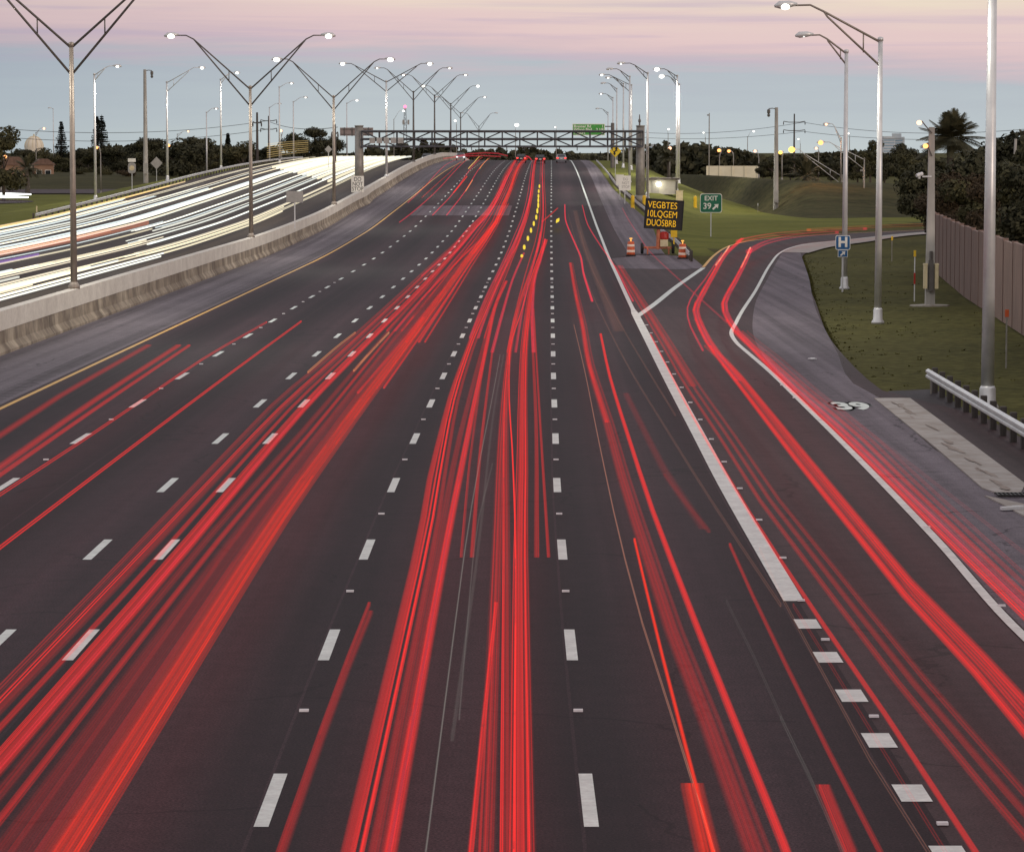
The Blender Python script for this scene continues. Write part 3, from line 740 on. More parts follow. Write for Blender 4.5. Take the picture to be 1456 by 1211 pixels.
# ------------------------------------------------------------------ sign gantry
gd = 356.0
gr = at(909, 290, gd); gl = at(511, 290, gd)
root = thing('sign_gantry', 'long dark steel truss gantry spanning the highway lanes on two columns', 'gantry', (0, gd, 0))
zt = [at(700, q, gd).z for q in (187, 198, 208.5)]
b = MB(); x0, x1 = gl.x+.3, gr.x+.35
for yy in (-.75, .75):
    for k, z in enumerate(zt): b.tube([(x0,yy,z),(x1,yy,z)], .13 if k < 2 else .11, 8)
    n = 16; w = (x1-x0)/n
    for i in range(n+1):
        x = x0+i*w
        b.tube([(x,yy,zt[0]),(x,yy,zt[2])], .075, 6)
        if i < n:
            a, c = (zt[0], zt[1]) if i % 2 == 0 else (zt[1], zt[0])
            b.tube([(x,yy,a),(x+w,yy,c)], .06, 6)
            a, c = (zt[2], zt[1]) if i % 2 == 0 else (zt[1], zt[2])
            b.tube([(x,yy,a),(x+w,yy,c)], .06, 6)
for i in range(n+1):
    for z in zt: b.tube([(x0+i*w,-.75,z),(x0+i*w,.75,z)], .05, 6)
b.build('truss', 'gantry_steel', root)
b = MB(); 
for i in range(1, n, 1):
    if i % 3 != 1: b.tube([(x0+i*w+.5,-.95,zt[2]+.1),(x0+i*w+.5,-.95,zt[2]-.45)], .05, 6)
b.tube([(x0,-.95,zt[2]-.05),(x1,-.95,zt[2]-.05)], .05, 6); b.build('hanger_rail', 'gantry_steel', root)
for nm, x, z0, zt_, m_ in (('column', gl.x, ZR(gd)+.6, at(511,180,gd).z, 'gantry_post'), ('column', gr.x+.1, ground_z(gr.x, gd), at(909,180,gd).z, 'gantry_post')):
    b = MB(); b.tube([(x,0,z0-.3),(x,0,zt_)], [.52,.46], 16); b.lathe([(.75,0),(.75,.7),(.5,.9)], 16, (x,0,z0)); b.lathe([(.5,0),(.5,.12)], 16, (x,0,zt_)); b.build('column', m_, root, True)
b = MB(); x = gr.x+.95
b.tube([(x,-.1,ground_z(gr.x,gd)),(x,-.1,zt[2])], .09, 8)
for i in range(9): b.box((x-.28,-.1,1.9+i*.75), (.4,.06,.06))
b.build('conduit', 'gantry_post', root)
b = MB(); b.tube([(gr.x,0,at(909,180,gd).z),(gr.x,0,at(909,163,gd).z)], [.1,.05], 8); b.ball((gr.x,0,at(909,172,gd).z), .16, 8, 1.5); b.build('antenna', 'pole_dark', root)
b = MB()
for i in range(5): b.box((at(530+i*10,200,gd).x, -1.0, at(530,200,gd).z), (.62,.25,.62))
b.build('sign_lights', 'sign_back_grey', root)
# concrete pedestal of the left column, bollards by the right
b = MB(); b.box((0,0,.5), (1.3,2.0,1.0)); b.box((0,0,.2), (1.7,2.6,.4)); tag(b.build('pedestal', 'concrete', loc=(gl.x, gd, ZR(gd)-.1)), 'concrete pedestal in the median under the gantry left column', 'pedestal')
for px, py, lb in ((899.5,297,'yellow post left of the gantry right column'),(916,297,'yellow post right of the gantry right column'),(988.5,296,'yellow post left of the green exit sign')):
    p = hitg(px, py); b = MB(); b.lathe([(.2,0),(.2,1.25),(.14,1.4),(.02,1.42)], 10); b.lathe([(.26,0),(.26,.06)], 10)
    tag(b.build('bollard', 'yellow_plastic', loc=p), lb, 'bollard', 'yellow posts near the gantry')

# ------------------------------------------------------------------ signs
def signpost(name, c, w, h, z0, face_mat, label, cat='sign', post_mat='galvanised', border='sign_white', diamond=False, back=False, posts=1, round_=.12, group=None, under=None, border_w=.06):
    """c = centre of the plate (world), stands on z0"""
    root = thing(name, label, cat, (c.x, c.y, z0), 0, group); H = c.z-z0
    b = MB()
    xs = [0] if posts == 1 else [-w*.3, w*.3]
    for x in xs: b.box((x,.06,H*.5+h*.2), (.09,.06,H+h*.4))
    b.build('post', post_mat, root)
    def plate(nm, w, h, y, t, m):
        b = MB()
        if diamond: poly = [(0,-h/2),(w/2,0),(0,h/2),(-w/2,0)]
        else:
            r = min(w, h)*round_; poly = []
            for cx, cz, a0 in ((w/2-r,-h/2+r,-90),(w/2-r,h/2-r,0),(-w/2+r,h/2-r,90),(-w/2+r,-h/2+r,180)):
                for k in range(5): a = R(a0+k*22.5); poly.append((cx+r*math.cos(a), cz+r*math.sin(a)))
        b.prism([(q[0], q[1]+H) for q in poly], y-t/2, y+t/2); return b.build(nm, m, root)
    plate('sign_border', w, h, 0, .03, border); plate('sign_face', w-border_w*2, h-border_w*2, -.014, .02, face_mat)
    return root, H
def arrow_mesh(root, name, x, z, s, m, y=-.032):
    pts = [(-.5,-.12),(.05,-.12),(.05,-.36),(.52,0),(.05,.36),(.05,.12),(-.5,.12)]; a = R(42)
    b = MB(); b.prism([(x+s*(p[0]*math.cos(a)-p[1]*math.sin(a)), z+s*(p[0]*math.sin(a)+p[1]*math.cos(a))) for p in pts], y-.006, y+.006); return b.build(name, m, root)
p = hitg(1009, 337); px_m = p.y/F
r_, H = signpost('exit_sign', at(1011,289,p.y), 31*px_m, 27*px_m, p.z, 'sign_green', 'green EXIT 39 sign with slanting arrow on the bright grass', border_w=.05)
text_obj('EXIT', 'sign_text', 'sign_white', r_, 9.3*px_m, (0,-.03,H+6.6*px_m), bold=.008)
text_obj('39', 'sign_text', 'sign_white', r_, 12*px_m, (-5.5*px_m,-.03,H-4.5*px_m), bold=.01)
arrow_mesh(r_, 'sign_arrow', 6.5*px_m, H-5*px_m, 11*px_m, 'sign_white')
p = hitg(1198.3, 416); px_m = p.y/F
r_, H = signpost('hospital_sign', at(1198.5,345,p.y), 21*px_m, 20.5*px_m, p.z, 'sign_blue', 'blue hospital sign with white H above an arrow plate, in front of a lamp post', border_w=.03)
text_obj('H', 'sign_text', 'sign_white', r_, 19*px_m, (0,-.03,H), bold=.03)
b = MB(); b.box((0,0,H-15.5*px_m), (14*px_m,.03,10.5*px_m)); b.build('arrow_plate_border', 'sign_white', r_)
b = MB(); b.box((0,-.012,H-15.5*px_m), (12.5*px_m,.03,9*px_m)); b.build('arrow_plate', 'sign_blue', r_)
arrow_mesh(r_, 'sign_arrow', 0, H-15.5*px_m, 9*px_m, 'sign_white', y=-.034)
# DO NOT STOP signs
d = 345.0; px_m = d/F; c = at(508.5, 262, d)
r_, H = signpost('do_not_stop_sign', c, 18*px_m, 23*px_m, ZR(d)+.3, 'sign_white', 'white DO NOT STOP sign on the median barrier below the gantry column', border='sign_white', round_=.05)
for k, t_ in enumerate(('DO','NOT','STOP')): text_obj(t_, 'sign_text', 'sign_black', r_, 8.0*px_m, (0,-.03,H+(1-k)*6.8*px_m), sx=.85)
p = hitg(889.5, 291); d = p.y; px_m = d/F
r_, H = signpost('do_not_stop_sign', at(888.5,260.5,d), 17*px_m, 21*px_m, p.z, 'sign_white', 'pale DO NOT STOP sign on the right, overlapping a smaller white plate', border='sign_white', round_=.05)
for k, t_ in enumerate(('DO','NOT','STOP')): text_obj(t_, 'sign_text', 'sign_back_grey', r_, 5.5*px_m, (1*px_m,-.03,H+(1-k)*5.4*px_m), sx=.85)
d2 = d+12; px_m = d2/F
signpost('white_plate_sign', at(881.5,256,d2), 11*px_m, 15*px_m, ground_z(at(881.5,256,d2).x,d2), 'sign_white', 'smaller white plate half hidden behind the right DO NOT STOP sign', round_=.05)
d = 440.0; px_m = d/F; c = at(875, 215, d)
r_, H = signpost('warning_sign', c, 17.5*px_m, 17.5*px_m, ground_z(c.x, d), 'sign_yellow', 'yellow diamond warning sign with two black arrows at the gantry right end', diamond=True, border='sign_yellow', border_w=.05)
for s in (-1, 1):
    b = MB(); z = H+s*2.6*px_m; b.prism([(s*.12-.2, z-.25*s),(s*.12+.2, z-.25*s),(s*.12+.08, z-.02*s),(s*.12+.2,z+.05*s),(s*.12,z+.36*s),(s*.12-.2,z+.05*s),(s*.12-.08,z-.02*s)], -.045, -.03); b.build('sign_arrow', 'sign_black', r_)
# green guide sign on a cantilever
d = 520.0; px_m = d/F; c = at(837, 184.5, d); po = at(871, 215, d); z0 = ground_z(po.x, d)
root = thing('guide_sign', 'large bright green guide sign behind the gantry, carried by an arm from a post', 'sign', (po.x, d, z0))
b = MB(); b.tube([(0,0,0),(0,0,at(871,175,d).z-z0)], [.34,.28], 12); b.build('post', 'pole_dark', root)
b = MB(); dx = c.x-po.x
for q in (180, 188): b.tube([(0,0,at(871,q,d).z-z0),(dx-2.0,0,at(871,q,d).z-z0)], .09, 8)
b.build('arm', 'pole_dark', root)
zc = c.z-z0
b = MB(); b.box((dx,-.2,zc), (46*px_m,.08,16.5*px_m)); b.build('sign_border', 'sign_white', root)
b = MB(); b.box((dx,-.25,zc), (44*px_m,.04,14.7*px_m)); b.build('sign_face', 'sign_lime', root)
for k, (t_, u_) in enumerate((('Brenner Rd','1'),('Wilson Blvd','2 1/4'),('Airport','6'))):
    text_obj(t_, 'sign_text', 'sign_white', root, 5.2*px_m, (dx-21*px_m,-.275,zc+(1-k)*4.5*px_m), align='LEFT', bold=.012)
    text_obj(u_, 'sign_text', 'sign_white', root, 5.2*px_m, (dx+21*px_m,-.275,zc+(1-k)*4.5*px_m), align='RIGHT', bold=.012)
# backs of signs that face the other way
d = 372.0; c = at(507, 187.5, d)
root = thing('overhead_sign', 'brown back of an overhead sign at the gantry left end', 'sign', (c.x, d, c.z-.6))
b = MB(); b.box((0,0,.6), (47*d/F,.08,11.5*d/F)); b.build('sign_back', 'sign_back', root)
b = MB()
for x in (-1.4,-.5,.5,1.4): b.box((x,-.09,.6), (.1,.1,1.0))
for z in (.3,.9): b.box((0,-.16,z), (3.6,.06,.06))
b.build('brace', 'pole_dark', root)
for px, py, w, h, d, base, lb, dia, nm in ((222.5,232,17,18,500,None,'grey back of a diamond sign left of a pale lamp post',True,'diamond_sign'),
        (467,212.5,10.5,11,470,None,'small pale diamond sign back right of the tree mound',True,'diamond_sign'),
        (419,280,24,16,250,1.3,'grey back of a wide sign on a thin post in front of the white trails',False,'plate_sign'),
        (187.5,239,11,15,400,None,'rounded route sign back with a small plate on top',False,'route_sign')):
    c = at(px, py, d); z0 = ground_z(c.x, d) if base is None else ZR(d)+base
    r_, H = signpost(nm, c, w*d/F, h*d/F, z0, 'sign_back_grey', lb, diamond=dia, border='sign_back_grey', round_=.35 if nm == 'route_sign' else .05)
    if nm == 'route_sign':
        b = MB(); b.box((0,0,H+11*d/F), (11*d/F,.03,5*d/F)); b.build('top_plate', 'sign_white', r_)
        b = MB(); b.lathe([(.32,0),(.32,.012)], 16); o = b.build('shield', 'cream_paint', r_, loc=(0,-.03,H)); o.rotation_euler.x = math.pi/2
# small delineators
def delineator(px, py, top, label, m, mh=.3, w=.12, stripe=None, group='thin marker posts in the right grass'):
    p = hitg(px, py); H = at(px, top, p.y).z-p.z
    root = thing('marker_post', label, 'marker post', p, 0, group)
    b = MB(); b.box((0,0,H/2), (.05,.04,H)); b.build('post', 'gantry_post' if not stripe else 'litter', root)
    b = MB(); b.box((0,-.03,H-mh/2), (w,.03,mh)); b.build('marker', m, root)
    if stripe:
        b = MB(); b.box((0,-.005,H*.45), (.08,.06,H*.22)); b.build('stripe', stripe, root)
delineator(1268,372,336,'thin post with a yellow marker just right of the bright lamp post','yellow_plastic',.28)
delineator(1300,430,356,'thin post with a yellow marker and red and white foot left of the control pole','yellow_plastic',.32,.12,'red_plastic')
delineator(1430.5,524,440,'thin post with an orange marker right of the tallest lamp post','orange_plastic',.26,.14)
delineator(1323.5,566,527,'short white marker post behind the guardrail end','litter',.2,.1)
delineator(52.5,312,293,'thin pale stake at the left guardrail end','cream_paint',.6,.12, group='thin stakes on the left grass')
delineator(1077.5,302,289,'small white stake left of the right camera pole','litter',.3,.12)

# ------------------------------------------------------------------ shed with its lamp
p = Vector((at(942,300,392).x, 392, 0)); p.z = ground_z(p.x, p.y)-.05
w, h = 42*392/F, at(942,256,392).z-p.z
root = thing('equipment_shed', 'small pale flat-roofed shed with a starry wall lamp behind the message board', 'shed', p)
b = MB(); b.box((0,1.6,h/2), (w,3.2,h)); b.build('wall', 'shed_wall', root)
b = MB(); b.box((0,1.5,h+.13), (w+.5,3.8,.26)); b.build('roof', 'shed_roof', root)
b = MB(); b.box((w/2-.12,-.06,h*.45), (.2,.1,h*.9)); b.build('downpipe', 'pole_dark', root)
b = MB(); b.box((-.9,-.02,1.05), (.95,.05,2.1)); b.build('door', 'sign_back_grey', root)
l = at(936.5,262,391.6)-p
b = MB(); b.box((l.x,-.2,l.z+.1), (.2,.42,.1)); lh = b.build('wall_lamp', 'pole_dark', root)
b = MB(); b.ball((0,0,0), .3, 12, .9); b.build('lamp_lens', emit('lamp_shed', (1,.95,.75), 14.0), lh, True, loc=(l.x,-.62,l.z))
p2 = hitg(966, 286); b = MB(); b.box((0,0,.6), (.8,.6,1.2)); b.box((0,0,1.22), (.9,.7,.06)); tag(b.build('utility_cabinet', 'cream_paint', loc=p2), 'small cream cabinet at the foot of a lamp post beside the shed', 'cabinet')

# ------------------------------------------------------------------ message board trailer and drums
p = hit(935, 361); d = p.y; u_ = d/F
root = thing('message_board', 'tilted black message board trailer with three lines of glowing amber letters', 'message board', p)
c = at(944, 305, d); H = c.z-p.z; dx = c.x-p.x
M = Matrix.Translation((dx, 0, H)) @ Matrix.Rotation(R(4), 4, 'Y')
b = MB(); b.box((0,0,0), (53*u_,.3,40*u_), M); b.build('panel', 'panel_black', root)
b = MB()
for z in (-20.6, 20.6): b.box((0,-.02,z*u_), (54.5*u_,.36,1.2*u_), M)
for x in (-26.8, 26.8): b.box((x*u_,-.02,0), (1.0*u_,.36,40*u_), M)
b.build('panel_frame', 'rubber', root)
for k, t_ in enumerate(('VEGBTES', '10LQGEM', 'DUOSBRB')):
    o = text_obj(t_, 'amber_text', 'amber_text', root, 13.4*u_, (dx-3*u_+(1-k)*1.0*u_, -.17, H+(1-k)*12.6*u_), rot=(math.pi/2, R(4), 0), sx=1.0, bold=-.004)
    w_ = max(v.co.x for v in o.data.vertices)-min(v.co.x for v in o.data.vertices)
    f_ = 41.5*u_/w_
    for v in o.data.vertices: v.co.x *= f_
b = MB(); b.tube([(.05,0,.5),(.05,0,H-18*u_)], [.16,.13], 10); b.build('mast', 'trailer_paint', root)
b = MB(); b.box((0,0,.45), (42*u_,.18,.16)); b.box((0,.5,.42), (.2,1.8,.14)); b.box((0,-.5,.42), (.14,1.6,.12))
for s in (-1, 1): b.box((s*15*u_,-.3,.42), (.1,1.2,.1)); b.box((s*15*u_,-.8,.2), (.1,.1,.42))
b.build('chassis', 'trailer_paint', root)
for s in (-1, 1):
    b = MB(); b.lathe([(.18,-.1),(.36,-.1),(.40,-.04),(.40,.04),(.36,.1),(.18,.1)], 16); w_ = b.build('wheel', 'rubber', root, loc=(s*22*u_,.1,.40)); w_.rotation_euler = (0, math.pi/2, 0)
b = MB(); b.box((9*u_,0,.78), (11*u_,.5,.5)); b.build('battery_box', 'cream_paint', root)
b = MB(); b.lathe([(.32,0),(.36,.1),(.36,.42),(.2,.56)], 12, (9*u_,.1,1.05)); b.build('tank', 'red_plastic', root)
b = MB(); b.box((23*u_,-.1,1.45), (9*u_,.3,.5)); b.box((23*u_,-.1,.9), (.09,.09,.7)); b.build('yellow_box', 'yellow_plastic', root)
def drum(px, py, label):
    p = hit(px, py)
    root = thing('traffic_drum', label, 'traffic drum', p, random.random(), 'orange and white drums beside the message board')
    b = MB(); b.lathe([(.36,0),(.38,.05),(.34,.09)], 16); b.build('base', 'rubber', root)
    b = MB(); b.lathe([(.30,.09),(.30,.22),(.285,.24),(.285,.44),(.27,.46),(.27,.66),(.255,.68),(.255,.86),(.24,.88),(.24,1.0),(.19,1.03),(.05,1.04)], 18); b.build('drum_body', 'orange_plastic', root, True)
    for z, r in ((.26,.2895),(.66,.2595),(.46,.2745)):
        if z == .46: continue
        b = MB(); b.lathe([(r,z),(r+.004,z+.02),(r,z+.17)], 18); b.build('reflective_band', 'reflective_white', root, True)
    b = MB(); b.box((0,0,1.1), (.07,.05,.14)); b.lathe([(.09,-.04),(.11,0),(.09,.04)], 12, (0,0,1.24)); b.build('warning_light', 'beacon', root)
drum(897, 364, 'orange and white traffic drum left of the message board trailer'); drum(970.5, 368, 'orange and white traffic drum right of the message board trailer')

# ------------------------------------------------------------------ noise wall on the right
WP = [Vector((26.6,203,0)), Vector((23.3,165,0)), Vector((20.9,131,0)), Vector((18.4,98,0)), Vector((16.3,60,0)), Vector((15.6,20,0))]
root = thing('noise_wall', 'tall reddish brown panel wall behind the right grass', 'wall', WP[0])
b = MB(); caps = MB(); posts = []
for a, c in zip(WP, WP[1:]):
    n = max(1, round((c-a).length/4.6)); t = (c-a).normalized(); s = Vector((t.y,-t.x,0))*.09
    for i in range(n):
        p0, p1 = a.lerp(c, i/n)-WP[0], a.lerp(c, (i+1)/n)-WP[0]; dz = -.15*(i % 2)*.4
        p0 = p0 + t*.12; p1 = p1 - t*.12
        b.add([p0-s, p0+s, p1+s, p1-s, p0-s+Vector((0,0,3.62+dz)), p0+s+Vector((0,0,3.62+dz)), p1+s+Vector((0,0,3.62+dz)), p1-s+Vector((0,0,3.62+dz))], [(0,1,5,4),(1,2,6,5),(2,3,7,6),(3,0,4,7),(4,5,6,7)])
        posts.append((a.lerp(c, i/n)-WP[0], math.atan2(t.y, t.x)))
b.build('panel', 'noise_wall', root)
pm = MB(); pm.box((0,0,1.83), (.25,.24,3.66)); pm = pm.mesh('post', 'noise_wall')
for q, a in posts:
    o = bpy.data.objects.new('post', pm); COL.objects.link(o); o.parent = root; o.location = q; o.rotation_euler.z = a
# pale far wall
d = 640.0; z0 = at(1040,253,d).z
root = thing('far_wall', 'pale yellowish panel wall far behind the dark bank', 'wall', (at(1005,253,d).x, d, z0))
xl, xr = 0, at(1077,253,d).x-at(1005,253,d).x
b = MB(); b.box(((xl+xr)/2,0,at(1040,236,d).z/2-z0/2-1), (xr-xl,.2,at(1040,236,d).z-z0+2)); b.build('panel', 'pale_wall', root)
for i in range(5):
    b = MB(); b.box((xl+(xr-xl)*i/4,-.16,.9), (.25,.2,2.9)); b.build('post', 'pale_wall', root)

# ------------------------------------------------------------------ grassy bank
foot = [(955,600),(1040,455),(1100,385),(1160,362),(1330,372),(1480,400)]
bk = MB(); N = 60
fx = Curve([(p[0], p[1]) for p in foot]); cyy = Curve([(955,247),(1040,251),(1100,255),(1160,258),(1330,262),(1480,264)])
for i in range(N+1):
    px = 955+(1480-955)*i/N; d0 = fx(px); d1 = d0+48; c = at(px, cyy(px), d1)
    f0 = Vector((at(px,300,d0).x, d0, ground_z(at(px,300,d0).x, d0)-.05))
    for k in range(9):
        t = k/8; q = f0.lerp(c, t); q.z = f0.z+(c.z-f0.z)*sstep(0, 1, t)*1.0
        bk.v.append((q.x, q.y, q.z+.12*math.sin(i*.9+k)*t*(1-t)))
    bk.v.append((c.x*1.3+10, c.y+160, c.z*.4)); 
for i in range(N):
    for k in range(9): a = i*10+k; bk.f.append((a, a+10, a+11, a+1)); bk.mi.append(0)
struct(bk.build('grass_bank', 'bank_grass', fix=False, smooth=True))
# dark bank on the far left
bk = MB()
for i in range(31):
    x = -330+i*9.6
    for q, (y, z) in enumerate(((640,-.1),(668,1.2),(700,2.2),(820,2.2),(900,-.1))): bk.v.append((x+random.uniform(-1,1), y+6*math.sin(i*.7), z+.15*math.sin(i*1.3)*(q > 0)))
for i in range(30):
    for k in range(4): a = i*5+k; bk.f.append((a, a+5, a+6, a+1)); bk.mi.append(0)
struct(bk.build('left_bank', 'bank_grass', fix=False, smooth=True))

# ------------------------------------------------------------------ concrete drain slab, small things on the shoulder
b = MB(); P = [hit(*q) for q in ((1243,567),(1294,567),(1375,627),(1458,689),(1452,701),(1424,704),(1397,695),(1330,637))]
b.v = [(q.x, q.y, .03) for q in P]+[(q.x, q.y, -.05) for q in P]; n = len(P)
b.f = [tuple(range(n))]+[(i, (i+1) % n, n+(i+1) % n, n+i) for i in range(n)]; b.mi = [0]*(n+1)
slab = struct(b.build('drain_slab', 'apron_concrete'))
rs = random.Random(4); b = MB(); c0, c1 = hit(1270,571), hit(1432,697)
for i in range(26):
    t_ = rs.random(); q = c0.lerp(c1, t_)+Vector((rs.uniform(-.10,.10), rs.uniform(-.5,.5), 0)); n_ = 9; ra, rb = rs.uniform(.03,.10), rs.uniform(.3,1.1)
    b.add([(q.x+math.cos(6.283*k/n_)*ra*rs.uniform(.5,1.2)-(math.sin(6.283*k/n_)*rb*.05), q.y+math.sin(6.283*k/n_)*rb*rs.uniform(.6,1.2), .034+.0006*i) for k in range(n_)], [tuple(range(n_))])
b.build('rust_stain', 'rust', slab, fix=False)
b = MB(); P = [hit(*q) for q in ((1400,706),(1430,712),(1500,728),(1500,760),(1456,735),(1425,718))]
b.v = [(q.x, q.y, .03) for q in P]+[(q.x, q.y, -.05) for q in P]; n = len(P)
b.f = [tuple(range(n))]+[(i, (i+1) % n, n+(i+1) % n, n+i) for i in range(n)]; b.mi = [0]*(n+1)
struct(b.build('lower_drain_slab', 'apron_concrete'))
p = hit(1432, 706); b = MB()
for i in range(9): b.box((i*.09,0,.03), (.04,.5,.03))
b.box((.36,-.25,.03),(.8,.04,.04)); b.box((.36,.25,.03),(.8,.04,.04))
tag(b.build('drain_grate', 'grate', loc=(p.x-.2, p.y, .02)), 'dark iron grate at the lower end of the pale drain slab', 'drain grate')
for nm, (px, py), sz, lb in (('paper_scrap', (1155,512), (.2,.35,.04), 'white scrap lying on the grey ramp shoulder'),
        ('white_pipe', (1439,726), (.5,.12,.06), 'short white strip lying on the lower drain slab'),):
    p = hit(px, py); b = MB(); b.box((0,0,sz[2]/2+.03), sz); b.box((sz[0]*.3,sz[1]*.3,sz[2]*.7+.03), (sz[0]*.5, sz[1]*.5, sz[2]))
    tag(b.build(nm, 'litter', loc=(p.x, p.y, 0), rz=.3), lb, 'litter')
p = hitg(1205, 507+0); 

# tufts and weeds in the right grass
b = MB(); rg = random.Random(3); SHX = Curve([(q.y, q.x) for q in shR[2:] if q.y > 60])
WX = Curve([(20,15.6),(60,16.3),(98,18.4),(131,20.9),(165,23.3),(203,26.6),(280,33)])
for i in range(3000):
    d = 97+135*rg.random()**1.2; x0, x1 = SHX(d)+.05, WX(d)-.1
    if x1 <= x0: continue
    x = x0+(x1-x0)*(rg.random() if i % 90 == 0 else rg.random()**45); z = ground_z(x, d)
    for k in range(3):
        h = rg.uniform(.02,.07)*(1.8 if i % 11 == 0 else 1); a = rg.uniform(0,6.28); c_ = Vector((x+rg.uniform(-.12,.12), d+rg.uniform(-.2,.2), z))
        w_ = Vector((math.cos(a), math.sin(a), 0))*.05; t_ = Vector((rg.uniform(-.08,.08), rg.uniform(-.08,.08), h))
        b.add([c_-w_, c_+w_, c_+t_], [(0,1,2)])
o = b.build('grass_tufts', 'grass', fix=False); o['kind'] = 'stuff'; o['label'] = 'short rough grass tufts on the right verge'
# ------------------------------------------------------------------ trees
def crown_mesh(name, m, rx, rz, seed, n=2600, lumps=12, leaf=.34, base=0.25, flat_=.8):
    rnd = random.Random(seed); b = MB(); centers = []
    for i in range(lumps):
        a = rnd.uniform(0, 6.283); r = rx*math.sqrt(rnd.random())*.72; h = rz*(rnd.uniform(base, 1.0))
        k = 1-abs(h/rz-.6)*.8
        centers.append((Vector((r*k*math.cos(a), r*k*math.sin(a), h)), rnd.uniform(.26,.48)*rx, rnd.uniform(.5,1)))
    for i in range(n):
        c, r, q = rnd.choice(centers)
        v = Vector((rnd.gauss(0,1), rnd.gauss(0,1), rnd.gauss(0,1))).normalized()*r*(rnd.random()**.35)
        v.z *= flat_; p = c+v
        nrm = (v.normalized()+Vector((rnd.uniform(-.9,.9), rnd.uniform(-.9,.9), rnd.uniform(-.6,.9)))).normalized()
        t = nrm.cross(Vector((rnd.uniform(-1,1), rnd.uniform(-1,1), rnd.uniform(-1,1)))).normalized(); s = nrm.cross(t)
        l = leaf*rnd.uniform(.55,1.35)
        b.quad(p-t*l-s*l*.15, p+s*l*.55-t*l*.1, p+t*l+s*l*.1, p-s*l*.5+t*l*.15)
    return b.mesh(name, m)
def trunk_mesh(h, r, seed, m='bark'):
    rnd = random.Random(seed); b = MB()
    b.tube([(0,0,0),(rnd.uniform(-.1,.1)*h*.3,rnd.uniform(-.1,.1)*h*.3,h*.5),(0,0,h)], [r, r*.75, r*.4], 8)
    for i in range(5):
        a = i*1.3+rnd.random(); q = h*rnd.uniform(.45,.8)
        b.tube([(0,0,q),(math.cos(a)*h*.2,math.sin(a)*h*.2,q+h*.22),(math.cos(a)*h*.36,math.sin(a)*h*.36,q+h*.36)], [r*.45,r*.3,r*.1], 6)
    return b.mesh('trunk', m)
TR = []                                          # unit kinds: radius 3.4, height 8
for k, (m, rx, rz, lumps, n, leaf) in enumerate((('leaf_dark',3.4,8,14,3600,.30),('leaf_mid',3.6,7.5,12,3200,.30),('leaf_brown',3.2,8,13,3400,.27),('leaf_dark',4.6,6.8,16,3800,.32),('leaf_mid',2.6,8.5,11,2600,.28))):
    TR.append((crown_mesh('crown', m, rx, rz, 11+k, int(n*1.9), lumps, leaf*.72), trunk_mesh(rz*.62, .22, 30+k), rz))
KN = ['dark rounded tree', 'olive green bushy tree', 'brownish thin-leaved tree', 'broad dark spreading tree', 'slim upright tree']
def tree(px, ytop, d, kind, label, group=None, wide=1.0, base=None):
    p = at(px, ytop, d); z0 = ground_z(p.x, d) if base is None else base
    cr, tk, rz = TR[kind]; s = (p.z-z0)/(rz*1.07)
    root = thing('tree', label, 'tree', (p.x, d, z0), random.uniform(0, 6.28), group)
    root.scale = (s*wide, s*wide, s)
    for nm, me in (('trunk', tk), ('crown', cr)):
        o = bpy.data.objects.new(nm, me); COL.objects.link(o); o.parent = root
rt = [  # right: px, top, d, kind, wide, note
 (1342,262,236,2,1.2,'beside the control pole behind the noise wall'),(1364,238,252,2,1.1,'under the large fan palm'),(1392,214,262,3,1.0,'right of the large fan palm'),
 (1432,194,270,0,1.25,'behind the tallest lamp post'),(1458,205,250,1,1.1,'at the right frame edge behind the wall'),(1408,250,226,2,1.1,'close behind the wall left of the tallest lamp post'),
 (1440,255,215,1,1.2,'close behind the wall right of the tallest lamp post'),(1470,240,205,0,1.2,'cut by the right frame edge close behind the wall'),(1380,262,232,1,1.2,'close behind the wall, middle'),
 (1300,222,372,1,1.3,'left of the control pole beyond the bank'),(1318,232,330,3,1.0,'just left of the control pole, low'),(1285,205,520,3,.9,'flat-topped against the sky beside the far towers'),
 (1258,219,470,0,1.3,'right of the bright lamp post beyond the bank'),(1238,212,520,4,1.4,'between two silvery lamp posts beyond the bank'),(1220,222,500,1,1.3,'right of the hospital sign lamp post'),
 (1182,232,500,0,1.3,'right of the date palm'),(1163,228,540,1,1.2,'behind the date palm'),(1124,226,540,0,1.3,'left of the date palm'),(1098,226,560,1,1.4,'behind the right camera pole'),
 (1085,232,560,0,1.3,'at the right end of the pale far wall'),(1246,196,640,4,.9,'tall and thin against the sky left of the far towers')]
for px, yt, d, k, w, nt in rt:
    tree(px, yt, d, k, KN[k]+' '+nt, 'trees beyond the noise wall and bank', w, base=(-.1 if d < 350 else (2.4 if px > 1000 else None)))
